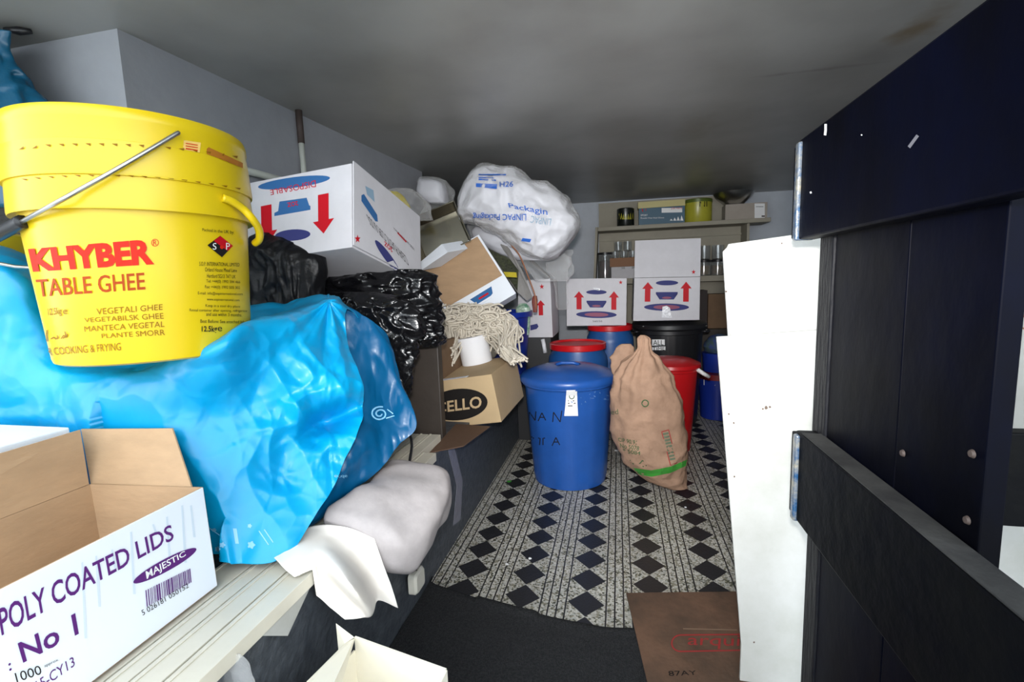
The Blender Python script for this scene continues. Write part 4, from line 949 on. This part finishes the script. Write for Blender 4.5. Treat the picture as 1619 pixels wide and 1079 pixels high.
# ================================================================== PAPER PACKAGE AND SHEET
pp = loft('paper_package', [
    (Vector((-.640, .965, .470)), Vector((.060, 0, -.03)), Vector((0, 0, .015))),
    (Vector((-.620, .985, .455)), Vector((.095, 0, -.04)), Vector((.01, 0, .050))),
    (Vector((-.600, 1.05, .445)), Vector((.105, 0, -.05)), Vector((.02, 0, .070))),
    (Vector((-.592, 1.14, .452)), Vector((.108, 0, -.03)), Vector((.02, 0, .074))),
    (Vector((-.592, 1.24, .465)), Vector((.108, 0, -.02)), Vector((.01, 0, .072))),
    (Vector((-.600, 1.30, .480)), Vector((.098, 0, -.01)), Vector((0, 0, .050))),
    (Vector((-.610, 1.325, .485)), Vector((.070, 0, 0)), Vector((0, 0, .020)))], m_paper, seg=80, amp=.02, f=5, seed=2, pw=.5)
tag(pp, 'grey-pink parchment wrapped package on the trunking, half over the ledge edge', 'package')
Sh = [[(430, 880, .845), (465, 848, .90), (500, 830, .94), (548, 834, .96), (592, 852, .97)],
      [(455, 905, .84), (490, 885, .89), (520, 870, .915), (565, 875, .94), (605, 890, .955)],
      [(500, 942, .83), (530, 930, .86), (555, 925, .89), (590, 922, .92), (618, 925, .94)],
      [(546, 979, .82), (570, 977, .84), (588, 974, .86), (598, 950, .90), (630, 962, .93)]]
def on_top(x, y, Y):
    p = at(x, y, Y); return atz(x, y, .486) if p.z < .484 and x < 560 and y < 930 else p
G = displaced(grid_pts([[on_top(*p) for p in r] for r in Sh], 60, 50), .008, 6, 4)
G = [[Vector((p.x, p.y, max(p.z, .474) if p.x < -.64 else p.z)) for p in r] for r in G]
ps = solidify(mesh('paper_sheet', *sheet_vf(G), m_paperb, smooth=True), .0015); tag(ps, 'bright cream-white paper sheet draped over the trunking with a torn lower corner', 'paper')

# ================================================================== CREAM CARTON (bottom)
cc = thing('carton', (-.45, .6, .01), 'open cream cardboard carton at the bottom edge of the frame, flaps up', 'box')
K0 = at(560, 1008, .80); K1 = at(704, 1060, .735); K2 = Vector((K1.x-.02, .42, K1.z-.0)); K3 = Vector((K0.x-.05, .46, K0.z))
def wallp(name, a, b, n, m=m_cream, zb=.012): panel(name, [a, b, Vector((b.x, b.y, zb)), Vector((a.x, a.y, zb))], .004, m, cc, nrm=n)
wallp('end_panel', K0, K1, (0.3, 1, 0)); wallp('side_panel', K0+Vector((0, 0, -.03)), K3+Vector((0, 0, -.03)), (-1, 0, 0)); wallp('side_panel', K1, K2, (1, 0, 0)); wallp('end_panel', K2, K3, (0, -1, 0))
panel('bottom_panel', [Vector((p.x, p.y, .012)) for p in (K0, K1, K2, K3)], .004, m_cream, cc, nrm=(0, 0, -1))
panel('corner_flap', [at(531, 986, .81), K0, at(545, 1018, .785), at(535, 1029, .79)], .003, m_cream, cc)
panel('side_flap', [at(545, 1018, .785), at(560, 1010, .797), at(540, 1079, .69), at(510, 1120, .60), at(440, 1120, .58), at(484, 1079, .66), at(535, 1030, .785)], .003, m_cream, cc)

# ================================================================== CABLE AND PLUG
pg0 = atx(652, 903, -.655)
pl = thing('mains_plug', pg0, 'white mains plug on a black cable hanging against the ledge', 'plug')
f = Fr(pg0, (0, -1, 0), (0, 0, 1))
u = .026
def rounded(ux, uy, d, r=.35, n=7):
    P = []
    for cx, cy, a0 in ((1, 1, 0), (-1, 1, 90), (-1, -1, 180), (1, -1, 270)):
        for k in range(n):
            a = math.radians(a0+90*k/(n-1)); P.append((ux*((1-r)*cx+r*math.cos(a)), uy*((1-r)*cy+r*math.sin(a))))
    return P
PP = rounded(.036, .034, 0); V = [f(x, y, -.028) for x, y in PP]+[f(x, y, -.006) for x, y in PP]+[f(x*.85, y*.85, .0) for x, y in PP]; N = len(PP)
# thickness towards the room (+x)
V = [pg0+Vector((dz, -x, y-.03)) for (x, y), dz in [(p, 0) for p in PP]+[(p, .02) for p in PP]+[((p[0]*.82, p[1]*.82), .028) for p in PP]]
F_ = [tuple(range(N))[::-1], tuple(range(2*N, 3*N))]+[(j*N+i, j*N+(i+1) % N, (j+1)*N+(i+1) % N, (j+1)*N+i) for j in (0, 1) for i in range(N)]
mesh('plug_body', V, F_, m_plug, pl, autos=math.radians(35))
tube('cable', smooth_path([pg0+Vector((.012, 0, .004)), atx(652, 880, -.645), Vector((-.60, 1.40, .40)), Vector((-.635, 1.42, .458)), atz(648, 742, .47), at(651, 700, 1.46), at(640, 672, 1.5), Vector((-.82, 1.60, .60))], 40), .0045, m_blackp, pl)
# worn tape strip on the ledge face
tag(panel('tape_strip', [atx(708, 712, -.668), atx(718, 706, -.668), atx(731, 760, -.668), atx(728, 822, -.668), atx(716, 832, -.668), atx(722, 770, -.668)], .001, mat('grey_tape', (.22, .22, .27), .25, bump=.3, bscale=40), nrm=(1, 0, 0)), 'peeling silvery tape strip on the dark ledge face', 'tape')

# ================================================================== UPPER CLUTTER
# steel pan on its side
def hollow(name, Q, depth, m, parent, inset=.02, t=.003, nrm=None):
    "open box whose rim is quad Q (towards the viewer) and whose bottom lies depth behind"
    Q = [Vector(q) for q in Q]; n = (Q[1]-Q[0]).cross(Q[2]-Q[0]).normalized()
    if n.y < 0: n = -n
    c = sum(Q, Vector())/4; Bk = [q+n*depth+(c-q).normalized()*inset for q in Q]
    rim = [q+(q-c).normalized()*.012 for q in Q]; o2 = [r+n*.004 for r in rim]; Bo = [q+n*t for q in Bk]
    V = rim+Q+Bk+o2+Bo
    F_ = []
    for i in range(4):
        k = (i+1) % 4
        F_ += [(i, k, 4+k, 4+i), (4+i, 4+k, 8+k, 8+i), (i, 12+i, 12+k, k), (12+i, 16+i, 16+k, 12+k)]
    F_ += [(8, 9, 10, 11), (16, 19, 18, 17)]
    return mesh(name, V, F_, m, parent, bevel=.006)
pq = [at(638, 352, 2.52), at(716, 319, 2.56), at(742, 380, 2.54), at(664, 414, 2.50)]
pn = thing('steel_pan', pq[3], 'rectangular stainless steel pan tipped on its side among the cartons', 'pan')
hollow('pan_shell', pq, .12, m_pan, pn, inset=.02)
# clear-wrapped yellow pack
yp = thing('wrapped_pack', at(640, 345, 2.46), 'yellow pack in crinkled clear film above the upside-down carton', 'pack')
loft('pack_contents', pxrows([(303, 612, 628), (312, 610, 638), (328, 614, 648), (344, 624, 655)], 2.44, .4), m_yellowpack, yp, seg=30, amp=.015, f=12)
loft('clear_wrap', pxrows([(298, 622, 645), (305, 606, 662), (318, 606, 672), (332, 612, 678), (348, 624, 682)], 2.45, .4), m_film, yp, seg=60, amp=.03, f=14)
# foam trays on top, against the ceiling
fp = thing('foam_pack', at(690, 325, 2.75), 'small pack of white foam trays in film near the corner of the left wall', 'pack')
loft('foam_trays', pxrows([(284, 665, 682), (290, 664, 700), (308, 664, 706), (322, 678, 706)], 2.72, .8), m_foam, fp, seg=30, amp=.01, f=12, pw=.6)
loft('clear_wrap', pxrows([(281, 664, 690), (288, 662, 708), (305, 663, 717), (320, 672, 716), (350, 664, 712), (362, 668, 708)], 2.74, .7), m_film, fp, seg=50, amp=.02, f=14)
# big printed foam pack
lp = thing('foam_pack', at(820, 405, 2.62), 'big film-wrapped pack of white foam trays with blue LINPAC Packaging print', 'pack')
def P2(x, y, Y, hx, hy): # ring section perpendicular to the pack's length
    return None
# the pack runs from upper left to lower right, bent; sections across it
sec = [((742, 283), (728, 320)), ((762, 267), (733, 345)), ((805, 274), (752, 350)), ((850, 292), (790, 368)), ((890, 318), (828, 395)), ((905, 340), (850, 405)), ((913, 362), (868, 408)), ((900, 385), (884, 405))]
rows = []
for k, (a, b) in enumerate(sec):
    Ya = 2.66; L, R = at(*a, Ya), at(*b, Ya); h = (R-L)/2; dep = (.06, .13, .17, .18, .17, .16, .13, .06)[k]
    rows.append(((L+R)/2, h, Vector((0, dep, 0))))
lpb = loft('foam_trays', rows, m_foam, lp, seg=160, amp=.034, f=6.5, seed=11, pw=.7)
rows2 = [(c, a*1.03+a.normalized()*.008, b*1.05) for c, a, b in rows]
lpw = loft('clear_wrap', rows2, m_film, lp, seg=160, amp=.034, f=6.5, seed=11, pw=.75)
pr = Print(lpw, .003)
pr.text('LINPAC Packaging', [(832, 349), (748, 347), (748, 336), (832, 335)], m_ink_pack, bold=.01)
pr.text('Packagin', [(803, 321), (865, 331), (866, 343), (806, 331)], m_ink_pack, bold=.01)
pr.text('H26', [(790, 288), (812, 287), (811, 296), (790, 296)], m_ink_pack, bold=.01)
pr.poly([(753, 290), (786, 292), (786, 299), (753, 296)], m_ink_pack); pr.stroke([(757, 284), (784, 286)], 2.5, m_ink_pack); pr.stroke([(757, 277), (800, 277)], 2, m_ink_pack)
pr.stroke([(757, 281), (780, 282)], 1.5, m_ink_pack)
pr.text('LINPAC', [(870, 357), (838, 352), (840, 341), (872, 346)], m_ink_paleblue)
pr.poly([(826, 376), (840, 378), (838, 383), (824, 381)], m_ink_pack)
pr.build('printed_design', lp)
# second foam pack under it
fq = thing('foam_pack', at(790, 400, 2.75), 'film-wrapped foam tray pack lying under the big blue-printed one', 'pack')
loft('foam_trays', pxrows([(358, 752, 790), (368, 748, 820), (385, 760, 845), (402, 790, 862), (412, 820, 872)], 2.80, .4), m_foam, fq, seg=50, amp=.02, f=8, seed=3)
loft('clear_wrap', pxrows([(345, 745, 795), (362, 742, 830), (385, 752, 868), (405, 790, 898), (425, 830, 906), (445, 850, 896)], 2.86, .4), m_film, fq, seg=60, amp=.03, f=8, seed=13)
loft('trailing_wrap', pxrows([(395, 872, 905, 3.0), (420, 862, 900, 3.05), (450, 876, 897, 3.1), (490, 880, 896, 3.15)], 3.1, .3), m_film, fq, seg=40, amp=.03, f=12, seed=4)
# small flat white carton
q = [at(661, 417, 2.40), at(698, 386, 2.44), at(708, 399, 2.42), at(664, 429, 2.39)]
sb = thing('carton', q[3], 'small flat white carton wedged between the steel pan and the open brown carton', 'box')
panel('carton_body', q, .16, m_cardw2, sb, nrm=(.45, .8, .15), bevel=.002)
# open cup carton, brown inside up
A = at(816, 464, 2.56); B = at(757, 371, 2.62); C_ = at(722, 520, 2.44)
ob = thing('carton', (A+B)/2, 'tipped open carton with bare brown flap and blue cup print above the mop', 'box')
nn = (B-A).cross(C_-A).normalized(); nn = nn if nn.y > 0 else -nn
bd = panel('carton_body', [B, A, C_, at(661, 424, 2.50)], .10, m_cardw2, ob, nrm=nn, bevel=.002)
off = -nn*.006
pf = Print(bd, .005)
fq4 = [(755, 375), (794, 436), (706, 487), (664, 426)]; fw = [pf.hit(*p) for p in fq4]
if all(fw): panel('bare_flap', fw, .003, m_kraft, ob, nrm=-nn, label='bare brown cardboard flap')
pr = Print(bd)
pr.poly([(743, 474), (777, 453), (779, 464), (776, 468), (755, 481), (749, 478)], m_ink_blue); pr.poly([(762, 481), (777, 471), (786, 483), (775, 492)], m_ink_paleblue); pr.up()
pr.stroke([(757, 473), (772, 464)], 3, m_ink_cred); pr.build('printed_design', ob)
pr = Print(ob.children[1] if len(ob.children) > 1 else bd); 
# grey carton with dark netting
gq = [at(756, 374, 2.78), at(777, 366, 2.80), at(822, 428, 2.78), at(818, 462, 2.74)]
gb = thing('carton', gq[3], 'grey carton full of dark netting behind the tipped cup carton', 'box')
hollow('carton_walls', gq, .12, m_greyc, gb, inset=.0)
panel('netting', [g+Vector((0, .03, 0)) for g in gq], .07, m_olive, gb, nrm=(0, 1, 0), label='dark olive netting')
panel('yellow_bundle', [at(796, 430, 2.60), at(816, 431, 2.60), at(817, 439, 2.58), at(800, 438, 2.58)], .02, m_yellowpack, gb, nrm=(0, 1, 0), label='yellow bundle')
panel('side_flap', [at(776, 362, 2.74), at(800, 384, 2.74), at(826, 428, 2.73), at(842, 470, 2.72), at(833, 476, 2.70), at(818, 462, 2.70), at(820, 428, 2.72), at(796, 396, 2.74)], .005, m_greyc, gb)
tube('orange_strap', smooth_path([at(808, 388, 2.62), at(822, 405, 2.6), at(836, 440, 2.58), at(846, 468, 2.56), at(848, 490, 2.56)], 14), .0035, mat('orange_strap', (.28, .10, .04), .6), gb)
tag(loft('red_net_bag', pxrows([(468, 843, 849), (476, 841, 850), (486, 842, 850), (494, 843, 849)], 2.62, .5), mat('red_net', (.16, .03, .02), .6, bump=.5, bscale=60), seg=20, amp=.01, f=20), 'small red net bag hanging in front of the star-printed carton', 'bag')

# ================================================================== SHELVES AT THE BACK
SY = 4.42
bk = thing('shelf_unit', (.4, 4.6, 0), 'beige wooden shelf unit against the back wall', 'shelves')
xl, xr_ = -.17, 1.08
zt_ = at(1060, 353, SY).z; zm_ = at(1060, 438, SY).z
box('back_panel', WF, (xl, 4.68, 0), (xr_, 4.70, 1.775), m_ply, bk)
box('shelf_board', WF, (xl, SY, zt_-.035), (xr_+.17, 4.68, zt_), m_ply, bk, bevel=.003)
box('shelf_board', WF, (xl-.07, SY, zm_-.05), (xr_+.1, 4.68, zm_), m_ply, bk, bevel=.003)
box('rail_strip', WF, (xl, 4.655, zt_-.11), (xr_, 4.68, zt_-.095), m_ply, bk)
panel('side_panel', [(xl-.02, SY-.02, zt_), (xl-.02, 4.68, zt_+.02), (xl-.10, 4.68, 0), (xl-.10, SY-.02, 0)], .02, m_ply, bk, nrm=(1, 0, 0))
box('side_panel', WF, (xr_, SY+.05, 0), (xr_+.02, 4.68, zt_-.036), m_ply, bk)
def on(x, Y, z): p = at(x, 350, Y); return Vector((p.x, Y, z))
ys = SY+.125
# black tin
t = thing('black_tin', on(989, ys, zt_), 'round black tin with yellow-green print on the top shelf, first from left', 'tin'); r = .077; h = .165
tn = lathe('tin_body', [(r*.97, 0), (r, .004), (r, h-.006), (r*.9, h), (0, h)], Fr(on(989, ys, zt_)), m_tin, t, seg=48)
pr = Print(tn); 
for k in range(7): pr.poly([(977+k*3.6, 347), (979+k*3.6, 337+random.uniform(-1, 1)), (981+k*3.4, 347)], m_jaryellow)
pr.poly([(984, 331), (989, 324), (995, 331)], mat('olive_print', (.1, .12, .02), .5)); pr.build('printed_design', t)
# teal and white glove carton + cream lid
fx0, fx1 = on(1010, ys-.03, zt_).x, on(1082, ys-.03, zt_).x
t = thing('carton', (fx0, ys-.03, zt_), 'teal and white printed carton with cream top on the top shelf', 'box')
cbx = box('carton_body', WF, (fx0, ys-.05, zt_), (fx1, ys+.06, zt_+.150), m_teal, t)
box('cream_box_top', WF, (fx0-.008, ys-.055, zt_+.151), (fx1+.002, ys+.065, zt_+.205), m_creamlid, t, label='pale yellow top')
pr = Print(cbx); Qg = [(1012, 328.5), (1080, 327.5), (1080, 347.5), (1012, 348.5)]
pr.shape(Qg, [(.01, .06), (.5, .06), (.5, .43), (.01, .45)], m_ink_white); pr.shape(Qg, [(.5, .06), (.98, .06), (.98, .42), (.5, .43)], m_ink_white); pr.up(); pr.ell(Qg, .09, .2, .05, .16, m_ink_cred); pr.text('JUR MATE', [(1061, 328), (1079, 328), (1079, 332), (1061, 332)], m_ink_cred)
pr.text('SPORT', [(1013, 339), (1024, 339), (1024, 342), (1013, 342)], m_ink_white); pr.text('Powder Free Vinyl Gloves', [(1013, 344), (1050, 343), (1050, 346), (1013, 347)], m_ink_white)
for k in range(4): pr.poly([(1059+k*5.5, 349), (1061+k*5.5, 346-k*1.8), (1064+k*5.5, 349)], m_ink_white)
pr.build('printed_design', t)
# yellow tin
p = on(1103, ys, zt_); t = thing('yellow_tin', p, 'yellow-green tin on the top shelf right of the teal carton', 'tin')
tn = lathe('tin_body', [(.113, 0), (.116, .004), (.116, .175), (.0, .176)], Fr(p), m_jaryellow, t, seg=48); lathe('tin_lid', [(.119, .168), (.119, .195), (.11, .2), (0, .2)], Fr(p), mat('green_lid', (.10, .14, .02), .35), t, seg=48)
pr = Print(tn); pr.text('NI', [(1106, 319), (1118, 318), (1118, 327), (1106, 327)], m_ink_black); pr.build('printed_design', t)
# beige carton and steel bowl over it
fx0, fx1 = on(1146, ys-.05, zt_).x, on(1212, ys-.05, zt_).x
t = thing('carton', (fx0, ys-.05, zt_), 'plain beige carton with white label at the right end of the top shelf', 'box')
cbx = box('carton_body', WF, (fx0, ys-.06, zt_), (fx1, ys+.08, zt_+.135), mat('beige_card', (.40, .35, .30), .7, var=.1), t)
pr = Print(cbx); pr.poly([(1193, 322), (1209, 322), (1209, 345), (1193, 345)], m_ink_white); pr.up(); pr.stroke([(1204, 342), (1209, 342)], 2, m_ink_black); pr.stroke([(1195, 327), (1207, 327)], .8, m_ink_black); pr.build('label', t)
p = on(1159, ys, zt_+.137); t = thing('steel_bowl', p, 'shiny steel bowl upturned on the beige carton under the ceiling', 'bowl')
lathe('bowl_shell', [(.05, .0), (.08, .004), (.15, .07), (.165, .10), (.158, .10), (.14, .07), (.07, .01), (0, .008)], Fr(p), m_steel, t, seg=48, cap=False)
# jar and glasses on the lower shelf
def glass(x, z0, r, h, Y, lbl, fill=None, lid=None, name='glass_jar', group='glassware on the lower shelf'):
    p = on(x, Y, z0); t = thing(name, p, lbl, 'glass', group)
    lathe('glass_wall', [(r*.9, 0), (r, .004), (r, h), (r*.93, h), (r*.93, .008), (0, .008)], Fr(p), m_glass, t, seg=24, cap=False)
    if fill: lathe('contents', [(r*.85, .009), (r*.88, h*.75), (0, h*.77)], Fr(p), fill, t, seg=24)
    if lid: lathe('jar_lid', [(r*1.02, h+.0006), (r*1.04, h+.02), (0, h+.024)], Fr(p), lid, t, seg=24)
yl = SY+.07
glass(956, zm_, .066, .22, yl, 'tall jar with dark red contents at the left end of the lower shelf', m_darkred, m_blackp)
fx0, fx1 = on(966, yl, zm_).x, on(1012, yl, zm_).x
t = thing('carton', (fx0, yl, zm_), 'white tray carton under the brown one on the lower shelf', 'box'); box('carton_body', WF, (fx0, yl-.05, zm_), (fx1, yl+.07, zm_+.105), m_cardw, t)
for k in (0, 1): box('finger_slot', WF, (fx0+.09+k*.09, yl-.0515, zm_+.085), (fx0+.12+k*.09, yl-.0502, zm_+.106), m_blackp, t)
t = thing('carton', (fx0, yl, zm_+.106), 'small orange-brown carton lying on the white tray carton', 'box'); bxx = box('carton_body', WF, (fx0-.012, yl-.055, zm_+.106), (fx1, yl+.07, zm_+.185), mat('orange_card', (.24, .10, .035), .6), t)
for k, x in enumerate((972, 986, 1000)): glass(x, zm_+.1855, .036, .06, yl-.01, ('short clear glass on the orange-brown carton, leftmost of three', 'short clear glass on the orange-brown carton, middle of three', 'short clear glass on the orange-brown carton, beside the raised flap')[k])
for k, x in enumerate((977, 992, 1010)): glass(x, zm_+.247, .037, .085, yl, ('clear glass topping the stack over the orange-brown carton, leftmost', 'clear glass topping the stack over the orange-brown carton, middle', 'clear glass topping the stack just behind the raised flap')[k], name='drinking_glass')
for k, x in enumerate((1114, 1136)): glass(x, zm_, .058, .115, yl, ('jar of yellow contents right of the raised flap on the lower shelf', 'jar of yellow contents nearest the white boards on the lower shelf')[k], m_amber, m_blackp)
for k, x in enumerate((1114, 1136)): glass(x, zm_+.14, .05, .12, yl, ('clear glass standing on the yellow jar beside the raised flap', 'clear glass standing on the yellow jar nearest the white boards')[k], None, None, name='drinking_glass')
# stuff right of the black bin
def boxpx(name, xa, xb, ya, yb, Y, d, m, lb, cat='box'):
    a, b = at(xa, ya, Y), at(xb, yb, Y); z0 = max(.002, b.z); return tag(box(name, WF, (a.x, Y, z0), (b.x, Y+d, a.z), m, bevel=.003), lb, cat)
lowz = at(1120, 520, 4.3).z
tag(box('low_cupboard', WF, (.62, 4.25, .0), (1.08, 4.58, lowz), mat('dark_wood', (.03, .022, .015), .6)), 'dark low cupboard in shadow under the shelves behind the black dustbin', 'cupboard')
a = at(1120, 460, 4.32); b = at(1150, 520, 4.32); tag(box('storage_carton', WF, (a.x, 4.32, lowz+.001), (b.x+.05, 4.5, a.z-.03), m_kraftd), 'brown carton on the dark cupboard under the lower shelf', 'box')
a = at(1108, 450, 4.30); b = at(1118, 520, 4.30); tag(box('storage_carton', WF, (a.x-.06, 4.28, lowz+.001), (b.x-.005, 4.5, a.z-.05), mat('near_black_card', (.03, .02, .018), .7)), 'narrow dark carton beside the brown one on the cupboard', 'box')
t = thing('paint_tub', (.73, 3.75, 0), 'blue tub with red lid and white label on the floor behind the red bin', 'tub'); f = Fr((.73, 3.75, 0))
tbb = lathe('tub_body', [(.11, 0), (.12, .005), (.135, .31), (.0, .312)], f, m_tubblue, t, seg=48); lathe('tub_lid', [(.142, .305), (.142, .345), (.0, .35)], f, mat('dull_red_lid', (.22, .012, .015), .4), t, seg=48)
pr = Print(tbb, .002); pr.poly([(1113, 600), (1131, 601), (1131, 610), (1113, 609)], m_ink_white); pr.build('label', t)
t = thing('paint_tub', (.74, 3.9, .351), 'dark blue tub standing on the red-lidded tub behind the red bin', 'tub'); lathe('tub_body', [(.11, .0), (.12, .14), (.0, .141)], Fr((.74, 3.78, .3515)), m_tubblue, t, seg=32)
tag(loft('fabric_bundle', [(Vector((.74, 3.78, .494)), Vector((.09, 0, 0)), Vector((0, .08, 0))), (Vector((.74, 3.78, .54)), Vector((.11, 0, 0)), Vector((0, .09, 0))), (Vector((.74, 3.78, .60)), Vector((.08, 0, 0)), Vector((0, .06, 0))), (Vector((.74, 3.78, .63)), Vector((.02, 0, 0)), Vector((0, .02, 0)))], mat('patterned_cloth', (.03, .05, .22), .8, col2=(.05, .09, .05), vscale=30), seg=30, amp=.02, f=14), 'blue and green patterned bundle on top of the tubs behind the red bin', 'cloth')
